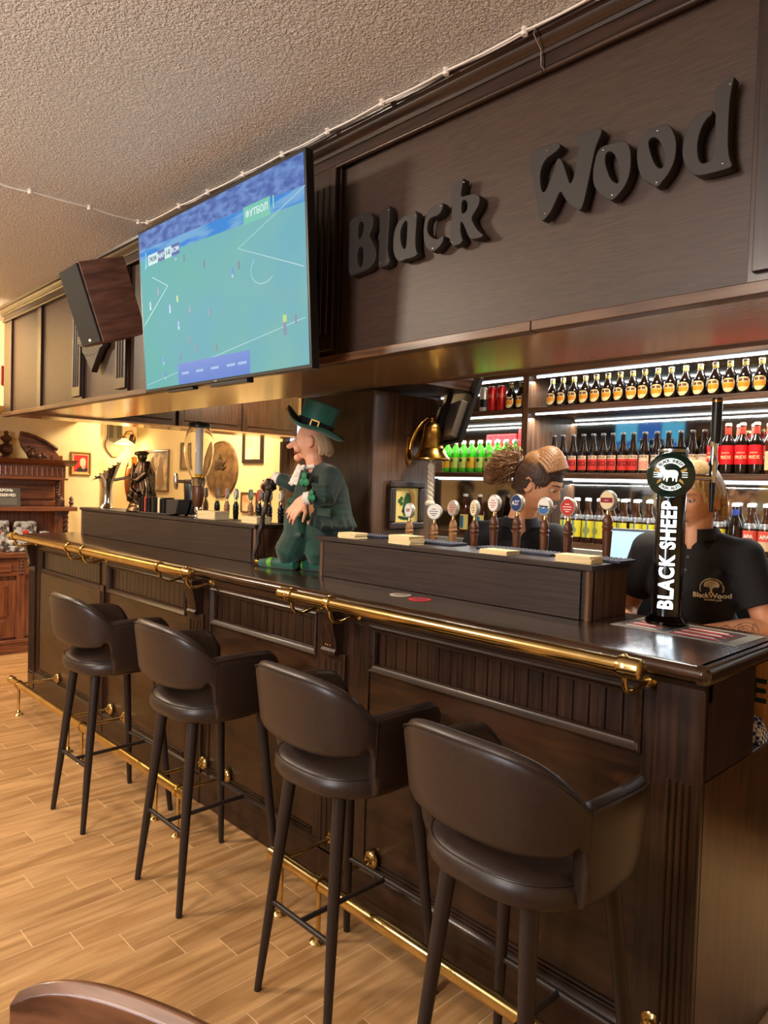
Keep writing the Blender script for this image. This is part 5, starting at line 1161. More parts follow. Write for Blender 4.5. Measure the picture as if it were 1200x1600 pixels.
def ponytail(body, hm):
    rnd = random.Random(5); sp2 = []
    for k in range(96):
        az = -PI + 2 * PI * k / 96; a = abs((az + PI) % (2 * PI) - PI)
        if a < .85: end = .92 + .1 * a
        elif a < 1.35: end = 1.30 + (a - .85) * .9
        elif a < 1.75: end = 1.56
        else: end = 2.12
        sp2.append((az, .12, end, 0))
    b = strands(hm, sp2, .0065, 10, 1.0); b.ball(hm @ Vector((0, .012, .03)), (.080, .097, .090), 24, 16, hm.to_3x3())
    obj('hair', fuse(b, .0036, dark_h, 2, .45), body)
    # longer top swept back into the tie
    t = MB(); tie = Vector((0, .108, .035))
    for k in range(58):
        x0 = -.070 + .140 * k / 57; q = 1 - (x0 / .085) ** 2
        y0 = -.082 * math.sqrt(max(0, q)); z0 = .070 + .012 * q - .02 * (1 - q)
        pts = []
        for i in range(11):
            f = i / 10; arch = math.sin(PI * (f * .9 + .05))
            pts.append(hm @ Vector((x0 * (1 - f) ** .7 * (1 + .25 * arch), y0 + (tie.y - y0) * f, z0 * (1 - f) + tie.z * f + (.084 * q + .013) * arch)))
        t.tube(pts, [.0058 if k % 3 else .0080] * 10 + [.006], 7)
    t.ball(hm @ Vector((0, .03, .066)), (.071, .078, .062), 20, 14, hm.to_3x3())
    obj('hair_top', fuse(t, .0036, brown_h, 1, .45), body)
    obj('hair_tie', MB().lathe([(.018, -.009), (.024, -.006), (.024, .006), (.018, .009)], (0, 0, 0), 18, 'y').mesh(dark_h), body).matrix_local = hm @ Matrix.Translation((0, .118, .033))
    pm = MB(); R3 = hm.to_3x3()
    for c, r in (((0, .150, .030), .030), ((0, .180, .018), .044), ((0.0, .205, -.01), .052), ((.004, .222, -.045), .048), ((-.004, .225, -.080), .036)): pm.ball(hm @ Vector(c), r, 18, 12)
    obj('ponytail', fuse(pm, .006, brown_h, 2), body)
    fr = MB()
    for k in range(420):
        d = Vector((rnd.gauss(0, 1), rnd.gauss(.35, .9), rnd.gauss(-.25, 1))).normalized(); p = Vector((0, .128, .033)); c = Vector((0, .20, -.01)); pts = [hm @ p]
        tgt = c + Vector((d.x * .058, d.y * .062, d.z * .078)) * rnd.uniform(.95, 1.42); w1 = Vector((rnd.uniform(-1, 1), rnd.uniform(-1, 1), rnd.uniform(-1, 1))) * .010
        for i in range(1, 8):
            f = i / 7; q = p.lerp(tgt, f) + Vector((d.x, d.y * .4, d.z)) * .026 * math.sin(PI * f) + w1 * math.sin(f * 9 + k); pts.append(hm @ q)
        fr.tube(pts, [.0016] * 6 + [.0010, .0005], 4, False)
    o_ = obj('frizzy_strands', fr, body, brown_h); o_['kind'] = 'stuff'
def HM(c, yaw, pitch, roll=0, s=1.0):
    return Matrix.Translation(c) @ Matrix.Rotation(yaw, 4, 'Z') @ Matrix.Rotation(pitch, 4, 'X') @ Matrix.Rotation(roll, 4, 'Y') @ Matrix.Scale(s, 4)
# blond barkeeper standing behind the beer tower
barkeeper('person with chin-length blond hair in a black polo shirt behind the beer tower', (-1.10, 2.70, 0), math.radians(6), HM((0.0, -.078, 1.582), math.radians(-14), math.radians(9), math.radians(3)), .05,
    {1: ((.262, -.075, 1.135), (.075, -.235, 1.115), (-1, -.30, -.12), (0, .2, -1)), -1: ((-.262, .0, 1.13), (-.20, -.20, 1.06), (.55, -.8, -.1), (0, .2, -1))},
    bob, (.088, 1.262), mat('iris_blue_grey', (90, 100, 110), .2), blond, tattoo=1)
# long-haired barkeeper bending forward, face in profile
barkeeper('person with a frizzy brown ponytail and black polo shirt looking down in profile', (-2.03, 2.86, 0), math.radians(34), HM((.100, -.228, 1.625), math.radians(66), math.radians(24), math.radians(-4), 1.06), .13,
    {1: ((.27, -.08, 1.12), (.22, -.27, 1.05), (-.3, -1, -.2), (0, 0, -1)), -1: ((-.27, -.06, 1.12), (-.20, -.27, 1.05), (.3, -1, -.2), (0, 0, -1))},
    ponytail, (.055, 1.215), mat('iris_brown', (70, 46, 30), .2), dark_h, collar_open=.3)
# ================================================================ leprechaun doll leaning on a stick
velvet = vary(mat('green_velvet', (8, 56, 42), .6, sheen=.3), (4, 40, 30), (12, 74, 56), (1, 1, 1), 9, 3, bump=.2, dist=.002)
coatm = vary(mat('dark_green_velvet', (8, 34, 27), .75, sheen=.2), (5, 26, 20), (12, 44, 34), (1, 1, 1), 9, 3)
vestm = vary(mat('green_brocade', (30, 66, 46), .7), (24, 54, 38), (40, 82, 58), (1, 1, 1), 90, 2)
felt = vary(mat('emerald_felt', (6, 78, 60), .6, sheen=.25), (5, 64, 49), (10, 92, 72), (1, 1, 1), 8, 3)
face_m = vary(mat('doll_flesh', (226, 166, 130), .5, sss=.05), (218, 150, 116), (234, 180, 144), (1, 1, 1), 14, 3)
D0 = Vector((-2.80, 2.16, 1.166))
def dl(x, y, z): return Vector((x, y, z)) - D0
hs = .80
hm = Matrix.Translation(dl(-2.745, 2.15, 1.795)) @ Matrix.Rotation(math.radians(-52), 4, 'Z') @ Matrix.Rotation(math.radians(2), 4, 'X') @ Matrix.Scale(hs, 4)
b = MB(); head_lump(b, hm, chubby=.9, nose=1.5, chin=1.5)
b.ball(hm @ Vector((0, -.132, -.030)), (.017, .022, .016), 14, 10, hm.to_3x3()); b.tube([hm @ Vector((0, -.09, .01)), hm @ Vector((0, -.128, -.026))], [.010, .014], 10)
for s in (-1, 1):
    b.ball(hm @ Vector((s * .080, .016, -.008)), (.009, .022, .036), 12, 8, hm.to_3x3()); b.ball(hm @ Vector((s * .042, -.07, -.045)), .021, 12, 8)
b.ball(hm @ Vector((0, -.082, -.098)), .02, 12, 8)
nk = dl(-2.725, 2.17, 1.66); b.tube([hm @ Vector((0, .01, -.07)), nk, nk - Vector((0, 0, .08))], [.044, .042, .05], 14)
tc_ = dl(-2.70, 2.18, 1.53); b.ball(tc_, (.115, .085, .14), 20, 14); b.ball(tc_ - Vector((0.03, 0, .10)), (.07, .06, .09), 20, 14)
SR, SL = dl(-2.80, 2.20, 1.625), dl(-2.60, 2.16, 1.62)      # far and near shoulders
ER, WR = dl(-2.915, 2.17, 1.585), dl(-3.005, 2.13, 1.617)
EL, WL = dl(-2.535, 2.09, 1.535), dl(-2.625, 2.03, 1.520)
for s_, e_, w_ in ((SR, ER, WR), (SL, EL, WL)): b.tube([s_, e_, w_], [.042, .034, .020], 12)
hand(b, WR, (-.75, -.25, -.35), 1, (.15, .1, -1), 1.15, .80, .03)
hand(b, WL, (-.62, -.30, -.72), -1, (-.4, .8, -.3), .35, .90, .16)
for x, y, xa, ya in ((-2.80, 2.14, -2.86, 2.115), (-2.70, 2.20, -2.72, 2.20)):
    b.tube([dl(x, y, 1.40), dl((x + xa) / 2 - .01, y, 1.30), dl(xa, ya, 1.20)], [.055, .045, .03], 12)
doll = obj('leprechaun_doll', fuse(b, .0042, face_m, 2, .5), None, loc=D0); tag(doll, 'leprechaun doll in green velvet coat and top hat leaning on a stick', 'doll')
face_parts(doll, hm, mat('iris_grey', (80, 84, 80), .2), mat('brow_sandy', (196, 160, 120), .6), mat('doll_lip', (198, 108, 92), .5), lids=.2)
# coat: body, tails and sleeves
c = MB(); c.ball(tc_ + Vector((.02, .012, .01)), (.128, .094, .15), 22, 16)
c.tube([SR, dl(-2.72, 2.19, 1.645), SL], [.052, .055, .056], 14); c.ball(SL, .058, 14, 10); c.ball(SR, .052, 14, 10)
for k in range(7):
    f = k / 6; c.ball(dl(-2.655 + .03 * f, 2.20, 1.56 - .17 * f), (.100 + .018 * f, .085 + .012 * f, .06), 20, 12)
for k in range(9):
    a = -.4 + k * .42; c.tube([dl(-2.65 + .085 * math.sin(a), 2.20 - .07 * math.cos(a), 1.50), dl(-2.625 + .118 * math.sin(a), 2.20 - .098 * math.cos(a), 1.385)], [.010, .016], 8)
c.tube([SL, SL.lerp(EL, .5), EL, EL.lerp(WL, .62)], [.054, .052, .050, .042], 14); c.tube([SR, ER, ER.lerp(WR, .7)], [.050, .044, .036], 14)
for k in range(4): c.tube([EL + Vector((.03, -.03, -.02 + k * .022)), EL + Vector((-.05, -.055, -.015 + k * .022))], .009, 6)
cmesh = fuse(c, .006, coatm, 3)
for v in cmesh.vertices: v.co.z = max(v.co.z, 1.385 - 1.166 + .012 * math.sin(v.co.x * 60))
coat = obj('coat', cmesh, doll)
def lap(pts, y0, y1, m, nm, t=.008): return obj(nm, MB().prism([dl(x, y0 + (y1 - y0) * k, z) for x, z, k in pts], (0, -t, 0)), coat, m, .002)
lap([(-2.72, 1.655, 0), (-2.655, 1.64, .3), (-2.66, 1.56, .6), (-2.74, 1.45, 1), (-2.765, 1.50, 1)], 2.082, 2.070, coatm, 'lapel')
lap([(-2.61, 1.445, 0), (-2.52, 1.44, 0), (-2.52, 1.475, 0), (-2.61, 1.48, 0)], 2.098, 2.098, velvet, 'pocket_flap')
for cx_, cz_, s_, yy in ((-2.668, 1.605, 1.0, 2.055), (-2.565, 1.533, .8, 2.02)):      # shamrocks on lapel and cuff
    sm_ = MB()
    for a in (90, 210, 330): sm_.ball(dl(cx_ + .019 * s_ * math.cos(math.radians(a)), yy, cz_ + .019 * s_ * math.sin(math.radians(a))), (.019 * s_, .006, .019 * s_), 12, 8)
    obj('shamrock', sm_, coat, mat('shamrock_green', (22, 110, 70), .6))
# waistcoat with buttons, lace jabot
v = MB(); v.ball(tc_ + Vector((-.045, -.022, -.005)), (.092, .078, .135), 20, 16); v.hexa([dl(-2.86, 2.09, 1.428), dl(-2.72, 2.08, 1.43), dl(-2.72, 2.2, 1.43), dl(-2.86, 2.2, 1.43), dl(-2.84, 2.085, 1.52), dl(-2.70, 2.08, 1.52), dl(-2.70, 2.2, 1.52), dl(-2.84, 2.2, 1.52)])
vm = fuse(v, .006, vestm, 3); vest = obj('waistcoat', vm, doll); vb = BVHTree.FromPolygons([p.co for p in vm.vertices], [p.vertices for p in vm.polygons])
for k in range(5):
    o_ = dl(-2.815 - .002 * k, 1.8, 1.60 - k * .036); h = vb.ray_cast(o_, Vector((0, 1, 0)))
    if h[0] is not None: obj('button', MB().ball(h[0], (.006, .004, .006), 10, 8), vest, M['black'])
jb = MB()
for k in range(34):
    f = k / 33; wv = .034 - .014 * f; jb.ball(dl(-2.805 + .055 * f + wv * math.sin(k * 2.4), 2.088 + .012 * abs(math.sin(k * 2.4)), 1.585 + .09 * f), (.013, .009, .009), 8, 6)
jb.tube([dl(-2.775, 2.12, 1.668), dl(-2.735, 2.115, 1.668), dl(-2.695, 2.14, 1.675)], .011, 10)
obj('lace_jabot', fuse(jb, .004, mat('white_lace', (224, 212, 198), .8), 1), doll)
for w_, e_ in ((WR, ER), (WL, EL)):
    d_ = (w_ - e_).normalized(); obj('lace_cuff', MB().tube([w_ - d_ * .028, w_ + d_ * .004], [.032, .030], 18), doll, MATS['white_lace'], .003)
# baggy trousers with folds
t = MB()
for x, y, xa, ya in ((-2.80, 2.14, -2.85, 2.12), (-2.69, 2.20, -2.71, 2.20)):
    t.tube([dl(x, y, 1.47), dl(x - .005, y, 1.34), dl(xa, ya, 1.25), dl(xa + .005, ya, 1.205)], [.075, .080, .078, .055], 16)
    for k in range(7): 
        a = k * 1.3; t.tube([dl(xa + .068 * math.cos(a), ya + .06 * math.sin(a) * .9, 1.225 + k * .022), dl(x + .07 * math.cos(a + 1.3), y - .05, 1.24 + k * .026), dl(x + .06 * math.cos(a + 2.4), y + .05 * math.sin(a + 2), 1.26 + k * .02)], .012, 8)
obj('trousers', fuse(t, .0055, velvet, 2, .4), doll)
for x, y in ((-2.86, 2.11), (-2.72, 2.20)):
    sb = MB(); sb.tube([dl(x + .06, y + .01, 1.192), dl(x, y, 1.194), dl(x - .11, y - .02, 1.186), dl(x - .20, y - .035, 1.184)], [.026, .030, .026, .016], 14)
    s_ = obj('shoe', fuse(sb, .005, felt, 2), doll); obj('shoe_toe', MB().ball(dl(x - .195, y - .034, 1.186), (.028, .02, .018), 14, 10), s_, M['brass_old'])
    obj('shoe_band', MB().tube([dl(x - .085, y - .015, 1.190), dl(x - .115, y - .021, 1.188)], [.0285, .0275], 16), s_, mat('lime_ribbon', (96, 150, 50), .5))
# top hat with curled brim, band and buckle
hc_ = hm @ Vector((0, .018, .062)); tilt = Matrix.Translation(hc_) @ Matrix.Rotation(math.radians(-52), 4, 'Z') @ Matrix.Rotation(math.radians(-19), 4, 'X')
n = 48; vs = []; prof = [(.078, .0), (.12, -.002), (.155, .004), (.168, .012), (.170, .017), (.155, .010), (.12, .005), (.078, .008)]
for r, z in prof:
    for i in range(n):
        a = 2 * PI * i / n; curl = .045 * max(0, -math.sin(a)) ** 2 * ((r - .078) / .09) ** 2 - .016 * abs(math.cos(a)) ** 3 * 0
        vs.append(tilt @ Vector((math.cos(a) * r * .80, math.sin(a) * r * .92, z + curl + .010 * ((r - .078) / .09) * math.sin(3 * a))))
k = len(prof); fs = [(j * n + i, j * n + (i + 1) % n, ((j + 1) % k) * n + (i + 1) % n, ((j + 1) % k) * n + i) for j in range(k) for i in range(n)]
obj('hat_brim', MB().add(vs, fs), doll, felt)
def tl_(prof, m, nm, sx=1, par=None):
    bb = MB().lathe(prof, n=36, sx=.95, sy=1.08); bb.v = [tuple(tilt @ Vector(p)) for p in bb.v]; return obj(nm, bb, par or doll, m)
cr2 = tl_([(.080, .0), (.079, .03), (.080, .08), (.086, .125), (.087, .132), (.082, .138), (.001, .142)], felt, 'hat_crown')
tl_([(.0812, .008), (.0822, .012), (.0812, .046), (.080, .048)], M['matte'], 'hat_band', par=cr2)
bk = MB()
for x0, x1, z0, z1 in ((-.022, .022, .044, .050), (-.022, .022, .006, .012), (-.022, -.016, .006, .050), (.016, .022, .006, .050)): bk.box(.0765, .0815, x0 + .012, x1 + .012, z0, z1)
bk.v = [tuple(tilt @ Vector(p)) for p in bk.v]; obj('buckle', bk, cr2, M['gold'])
for a in (0, 2.1, 4.2): 
    p = tilt @ Vector((.012 * math.cos(a) + .01, -.158, .052 + .012 * math.sin(a))); obj('hat_pin', MB().ball(p, .0055, 10, 8), cr2, M['gold'])
hr = MB(); rnd = random.Random(9)
for k in range(60):
    a = rnd.uniform(1.9, 4.4); x, y = .075 * math.sin(a), -.095 * math.cos(a) + .01
    if y < .0: continue
    p = Vector((x, y, .03)); hr.tube([hm @ p, hm @ (p + Vector((x * .15, .02, -.04))), hm @ (p + Vector((x * .25 + rnd.uniform(-.01, .01), .03, -.09))), hm @ (p + Vector((x * .3, .022, -.125)))], [.007, .007, .006, .002], 6)
obj('hair', fuse(hr, .0042, mat('sandy_grey_hair', (176, 146, 110), .7), 1), doll)
# gnarled walking stick
st = thing('walking_stick', 'dark gnarled walking stick under the hand of the doll', 'walking stick', (-3.105, 2.075, 1.166))
p0, p1 = Vector((0, 0, .004)), Vector((.085, .035, .40)); pts = []; rs = []
for k in range(15):
    f = k / 14; pts.append(p0.lerp(p1, f) + Vector((.004 * math.sin(k * 2.1), .004 * math.cos(k * 1.7), 0))); rs.append(.0095 + .004 * f + (.0035 if k % 3 == 1 else 0))
bark = vary(mat('black_bark', (38, 28, 22), .5), (24, 17, 13), (64, 48, 36), (1, 1, 1), 30, 4, bump=.6, dist=.003)
obj('shaft', MB().tube(pts, rs, 10), st, bark)
kb = MB(); kb.ball(p1 + Vector((.004, 0, .012)), (.032, .028, .034), 16, 12)
for k in range(16):
    a, q = k * 2.4, -.9 + k * .12; kb.ball(p1 + Vector((.004 + .028 * math.cos(a) * math.cos(q), .026 * math.sin(a) * math.cos(q), .012 + .030 * math.sin(q))), .0105, 8, 6)
obj('knob', fuse(kb, .004, bark, 1), st)

# ================================================================ far raised box: statue, drink tower, caddy, chrome font
bronze = vary(mat('dark_bronze', (58, 44, 32), .28, metal=.85), (36, 27, 20), (110, 84, 58), (1, 1, 1), 12, 3)
S0 = Vector((-4.66, 2.225, 1.3685)); rnd = random.Random(12)
b = MB(); b.lathe([(.115, 0), (.12, .006), (.112, .02), (.105, .03), (.10, .05), (.09, .062), (.001, .066)], n=28)
b.tube([(0, 0, .06), (.0, .01, .16), (-.015, .01, .26), (-.01, 0, .33)], [.075, .065, .070, .045], 14)      # draped torso on a rock
for k in range(16):
    a = k * 2 * PI / 16; b.tube([(.03 * math.cos(a) - .01, .03 * math.sin(a), .345), (.066 * math.cos(a) - .014, .055 * math.sin(a), .26), (.062 * math.cos(a + .25), .055 * math.sin(a + .25), .16), (.088 * math.cos(a + .1), .075 * math.sin(a + .1), .07)], [.010, .014, .013, .012], 7)
b.ball((-.02, -.01, .375), (.030, .034, .038), 16, 12); b.ball((-.02, -.008, .40), (.042, .046, .016), 16, 10); b.tube([(-.035, -.05, .395), (.02, -.05, .392)], [.014, .012], 8)
b.tube([(.035, 0, .33), (.075, -.03, .26), (.04, -.075, .21), (-.01, -.085, .22)], [.024, .021, .017, .014], 10)
b.tube([(-.06, 0, .33), (-.075, -.045, .26), (-.04, -.08, .245)], [.024, .020, .015], 10)
b.ball((.045, -.07, .11), (.03, .025, .03), 12, 8); b.ball((-.04, -.075, .095), (.035, .03, .03), 12, 8); b.ball((.0, -.09, .14), (.03, .02, .025), 12, 8)
b.tube([(-.05, -.09, .07), (-.03, -.08, .2), (-.045, -.06, .33)], [.012, .014, .01], 8)
tag(obj('bronze_statue', fuse(b, .0042, bronze, 1, .4), None, loc=S0), 'dark bronze statue of a capped figure in a long cloak on a round base', 'statue')

t = thing('drink_tower', 'clear barrel-shaped drink tower with a black lid and chrome tap', 'drink dispenser', (-3.955, 2.235, 1.3685))
obj('foot', MB().lathe([(.055, 0), (.060, .004), (.060, .012), (.03, .02), (.022, .03), (.026, .05), (.020, .065)], n=28), t, M['chrome'])
obj('stem', MB().lathe([(.022, .06), (.030, .09), (.036, .13), (.036, .17), (.033, .19)], n=24), t, M['wood_z'])
obj('spout_body', MB().lathe([(.034, .185), (.040, .19), (.042, .215), (.046, .235), (.040, .242)], n=24), t, M['chrome'])
clr = mat('clear_acrylic', (250, 250, 248), .02, trans=1, ior=1.12)
outer = [(.042, .235), (.060, .27), (.078, .32), (.088, .38), (.090, .42), (.084, .48), (.070, .53), (.060, .548)]
obj('vessel', MB().lathe(outer + [(r - .003, z) for r, z in outer[::-1]], n=40), t, clr)
obj('inner_tube', MB().lathe([(.0235, .262), (.0235, .55), (.019, .552), (.001, .552)], n=20), t, mat('frosted_tube', (226, 222, 214), .35))
obj('inner_cap', MB().lathe([(.012, .236), (.022, .25), (.024, .262)], n=20), t, mat('yellow_plastic', (226, 170, 40), .4))
obj('lid', MB().lathe([(.062, .545), (.066, .550), (.066, .566), (.060, .574), (.016, .576), (.014, .584), (.001, .586)], n=36), t, M['black'])
obj('tap', MB().tube([(-.02, -.035, .212), (-.062, -.11, .215)], .010, 12).lathe([(.008, .165), (.013, .18), (.015, .22), (.013, .25), (.009, .262)], (-.065, -.115, 0), 14), t, M['chrome'])
t2 = thing('black_pitcher', 'black cylindrical pitcher standing behind the napkin caddy', 'pitcher', (-4.13, 2.30, 1.3685))
obj('body', MB().lathe([(.050, 0), (.052, .004), (.062, .225), (.060, .228), (.050, .006), (.001, .006)], n=28), t2, M['black']); obj('straw', MB().tube([(0, 0, .01), (.03, .01, .29)], .003, 8), t2, M['steel'])
t = thing('napkin_caddy', 'dark grey caddy holding red and black packets beside the statue', 'caddy', (-4.27, 2.165, 1.3685), .15); cg = mat('caddy_grey', (54, 50, 46), .5)
obj('tray', MB().box(-.20, .10, -.045, .045, 0, .012).hexa([(.10, -.045, .0), (.19, -.045, .012), (.19, .045, .012), (.10, .045, 0), (.10, -.045, .10), (.22, -.045, .102), (.22, .045, .102), (.10, .045, .10)]), t, cg, .004)
for x in (-.20, -.125, -.05, .025, .092): obj('divider', MB().box(x, x + .008, -.045, .045, .012, .10), t, cg, .002)
for x, c_, nm in ((-.190, M['black'], 'packet'), (-.150, redk, 'packet'), (-.115, M['black'], 'packet'), (-.075, M['black'], 'packet'), (-.005, M['paper'], 'packet'), (.04, M['black'], 'packet')):
    obj(nm, MB().box(x, x + .026, -.038, .038, .012, .108), t, c_, .002)
t = thing('chrome_beer_font', 'polished chrome beer font with a slanted oval top', 'beer font', (-5.26, 2.215, 1.3685), 1.1)
prof = [(.050, 0), (.052, .004), (.040, .02), (.034, .05), (.034, .12), (.042, .18), (.056, .22)]
fb = MB().lathe(prof, n=28); n = 28; top = []
for i in range(n):
    a = 2 * PI * i / n; top.append((math.cos(a) * .105, math.sin(a) * .06, .275 + .075 * math.cos(a)))
base = len(prof) - 1; vs = [fb.v[base * n + i] for i in range(n)]
fb.add(vs + top + [(0, 0, .275)], [(i, (i + 1) % n, n + (i + 1) % n, n + i) for i in range(n)] + [(n + i, n + (i + 1) % n, 2 * n) for i in range(n)])
obj('font_body', fb.mesh(M['chrome'], sharp=60), t)
for k in range(6): obj('light_button', MB().ball((-.075 + k * .03, 0, .285 - .054 + k * .0215), (.009, .012, .006), 10, 6), t, mat('font_button_dark', (50, 46, 44), .3))
obj('tap', MB().tube([(.05, 0, .21), (.16, 0, .235), (.24, 0, .235)], [.012, .011, .011], 12).lathe([(.006, .10), (.009, .18), (.015, .215), (.015, .25), (.009, .262)], (.24, 0, 0), 14), t, M['chrome'])
obj('tap_handle', MB().lathe([(.010, .262), (.014, .28), (.019, .35), (.017, .372), (.001, .376)], (.24, 0, 0), 16), t, M['black'])
# ================================================================ carved sideboard against the left wall
WD = {a: vary(mat('walnut_sideboard_' + a, (110, 60, 34), .38, coat=.25), (84, 44, 24), (134, 78, 46), s, 3, 5, bump=.15, dist=.001) for a, s in (('x', (1.2, 20, 20)), ('z', (20, 20, 1.2)))}
dkc = vary(mat('dark_carved_walnut', (70, 38, 22), .4, coat=.2), (48, 26, 15), (92, 52, 30), (1, 1, 1), 14, 3)
sb = thing('carved_sideboard', 'carved reddish-brown wooden sideboard with urn and broken arch pediment', 'sideboard', (-7.435, 2.12, 0), PI / 2)
def b_(nm, mb, m=WD['x'], bv=.003, par=None): return obj(nm, mb, par or sb, m, bv)
HW = .60
b_('plinth', MB().box(-HW, HW, -.60, 0, 0, .10)); b_('plinth_moulding', MB().box(-HW - .01, HW + .01, -.615, 0, .10, .13), bv=.008)
b_('carcass', MB().box(-HW + .02, HW - .02, -.57, 0, .13, .86), WD['z'])
for i in range(2):
    x0 = -HW + .07 + i * .56; d_ = b_('door', MB().box(x0, x0 + .50, -.592, -.57, .15, .66), WD['z'])
    b_('raised_panel', MB().box(x0 + .08, x0 + .42, -.604, -.592, .34, .62), WD['z'], .008, d_); b_('raised_panel', MB().box(x0 + .10, x0 + .40, -.604, -.592, .18, .31), WD['z'], .008, d_)
    b_('carved_rosette', MB().ball((x0 + .25, -.606, .49), (.05, .012, .07), 14, 10), dkc, 0, d_)
    dr = b_('drawer', MB().box(x0, x0 + .50, -.600, -.57, .70, .85)); b_('drawer_panel', MB().box(x0 + .05, x0 + .45, -.612, -.600, .735, .815), WD['x'], .010, dr)
    b_('drawer_knob', MB().ball((x0 + .25, -.622, .775), (.018, .014, .018), 12, 8), M['brass_old'], 0, dr)
for x in (-HW + .015, -.035, HW - .085):
    st2 = b_('carved_stile', MB().box(x, x + .07, -.606, -.57, .13, .86), WD['z'])
    lf = MB()
    for k in range(5): lf.ball((x + .035, -.610, .72 + k * .028), (.026 - .003 * k, .010, .018), 10, 6)
    b_('leaf_carving', lf, dkc, 0, st2)
b_('worktop', MB().box(-HW - .02, HW + .02, -.63, 0, .86, .905), bv=.010)
# supports and the shelf above
b_('hutch_back', MB().box(-HW + .03, HW - .03, -.035, -.012, .905, 1.60), WD['z'])
for x in (-HW + .09, HW - .09):
    tw_ = MB()
    for ph in (0, PI): tw_.tube([(x + .014 * math.cos(ph + k * .7), -.24 + .014 * math.sin(ph + k * .7), .92 + k * .0105) for k in range(33)], .014, 8)
    b_('twisted_column', tw_, dkc, 0)
b_('mid_shelf', MB().box(-HW, HW, -.31, 0, 1.262, 1.305), bv=.008)
for x in (-HW + .06, HW - .20): b_('bracket', MB().prism([(x, -.26, 1.262), (x + .14, -.26, 1.262), (x + .12, -.26, 1.22), (x + .06, -.26, 1.20), (x + .04, -.26, 1.16), (x, -.26, 1.15)], (0, .03, 0)), dkc)
b_('frame_rail', MB().box(-HW + .08, HW - .08, -.055, -.035, 1.31, 1.35)); b_('frame_rail', MB().box(-HW + .08, HW - .08, -.055, -.035, 1.52, 1.565))
b_('raised_panel', MB().box(-HW + .13, HW - .13, -.065, -.035, 1.37, 1.505), WD['x'], .012)
for x in (-HW + .14, HW - .14):
    tw_ = MB()
    for ph in (0, PI): tw_.tube([(x + .011 * math.cos(ph + k * .8), -.15 + .011 * math.sin(ph + k * .8), 1.31 + k * .0075) for k in range(34)], .012, 8)
    b_('twisted_column', tw_, dkc, 0)
fz = b_('frieze', MB().box(-HW + .08, HW - .08, -.20, 0, 1.575, 1.70))
for k in range(22): b_('flute', MB().tube([(-HW + .115 + k * .0462, -.203, 1.60), (-HW + .115 + k * .0462, -.203, 1.68)], .011, 8), WD['z'], 0, fz)
b_('frieze_moulding', MB().box(-HW + .06, HW - .06, -.22, 0, 1.56, 1.58), bv=.006)
b_('cornice', MB().prism([(-HW + .0, -.31, 1.755), (-HW + .0, -.29, 1.74), (-HW + .0, -.24, 1.715), (-HW + .0, -.21, 1.70), (-HW + .0, 0, 1.70), (-HW + .0, 0, 1.755)], (2 * HW, 0, 0)))
for s in (-1, 1):      # halves of the broken arch
    pts = [(s * .47, 1.80)] + [(s * (.12 + .30 * f), 1.99 - .13 * f ** 1.6) for f in (1.0, .8, .6, .4, .2, 0)] + [(s * .11, 1.94), (s * .13, 1.87), (s * .18, 1.80), (s * .20, 1.757), (s * .47, 1.757)]
    b_('arch_half', MB().prism([(x, -.16, z) for x, z in pts], (0, .05, 0)), WD['x'])
    b_('arch_moulding', MB().tube([(s * (.11 + .34 * f), -.165, 1.995 - .135 * f ** 1.6) for f in (0, .2, .4, .6, .8, 1)], .020, 10), dkc, 0)
    b_('corner_block', MB().box(min(s * .40, s * .50), max(s * .40, s * .50), -.17, -.08, 1.757, 1.80), WD['x'])
    cv = MB()
    for x, z, r in ((.20, 1.80, .035), (.23, 1.84, .026), (.27, 1.785, .028), (.31, 1.80, .022), (.34, 1.782, .018), (.19, 1.87, .016)): cv.ball((s * x, -.18, z), (r, r * .7, r), 12, 8)
    b_('fruit_carving', fuse(cv, .006, dkc, 1), None, 0)
b_('urn', MB().lathe([(.05, 1.757), (.045, 1.77), (.03, 1.785), (.055, 1.81), (.062, 1.84), (.050, 1.865), (.065, 1.872), (.03, 1.885), (.022, 1.90), (.045, 1.925), (.052, 1.945), (.03, 1.965), (.014, 1.978), (.024, 1.99), (.018, 2.005), (.001, 2.012)], (0, -.13, 0), 20), dkc, 0)
for s in (-1, 1): b_('finial', MB().lathe([(.022, 1.305), (.014, 1.32), (.024, 1.345), (.014, 1.365), (.022, 1.38), (.012, 1.40), (.001, 1.405)], (s * (HW - .045), -.26, 0), 14), dkc, 0)
# things on it: reserved sign, souvenir packs
def side(x, y, z): return (-7.435 - y * 1.0, 2.12 + x, z)      # sideboard space to room
t = thing('reserved_sign', 'dark table sign reading RESERVED on the sideboard shelf', 'sign', (-7.435 + .27, 2.12 - .03, 1.3055), PI / 2)
obj('plaque', MB().box(-.12, .12, 0, .008, 0, .175), t, mat('slate_plaque', (70, 66, 60), .5), .002, rot=(math.radians(-8), 0, 0))
for s_, z, sz in (('БРОНЬ', .150, .034), ('RESERVED', .105, .036)): obj('sign_text', xform(text_mesh(s_, sz, W, .0004, .0008), Matrix.Rotation(math.radians(-8), 4, 'X') @ Matrix.Translation((0, -.001, z)) @ UPRIGHT), t)
ln = MB()
for k in range(5): ln.box(-.09, .09, -.002, 0, .02 + k * .013, .024 + k * .013)
o_ = obj('sign_small_print', ln, t, mat('print_grey_small', (130, 126, 118), .6)); o_['kind'] = 'stuff'; o_.rotation_euler = (math.radians(-8), 0, 0)
t = obj('carved_box', fuse(MB().box(-.04, .04, -.03, .03, 0, .07).ball((0, 0, .08), (.03, .025, .02), 12, 8), .006, dkc, 1), None, loc=(-7.435 + .2, 2.12 + .47, 1.3055)); tag(t, 'small carved wooden box at the end of the sideboard shelf', 'box')
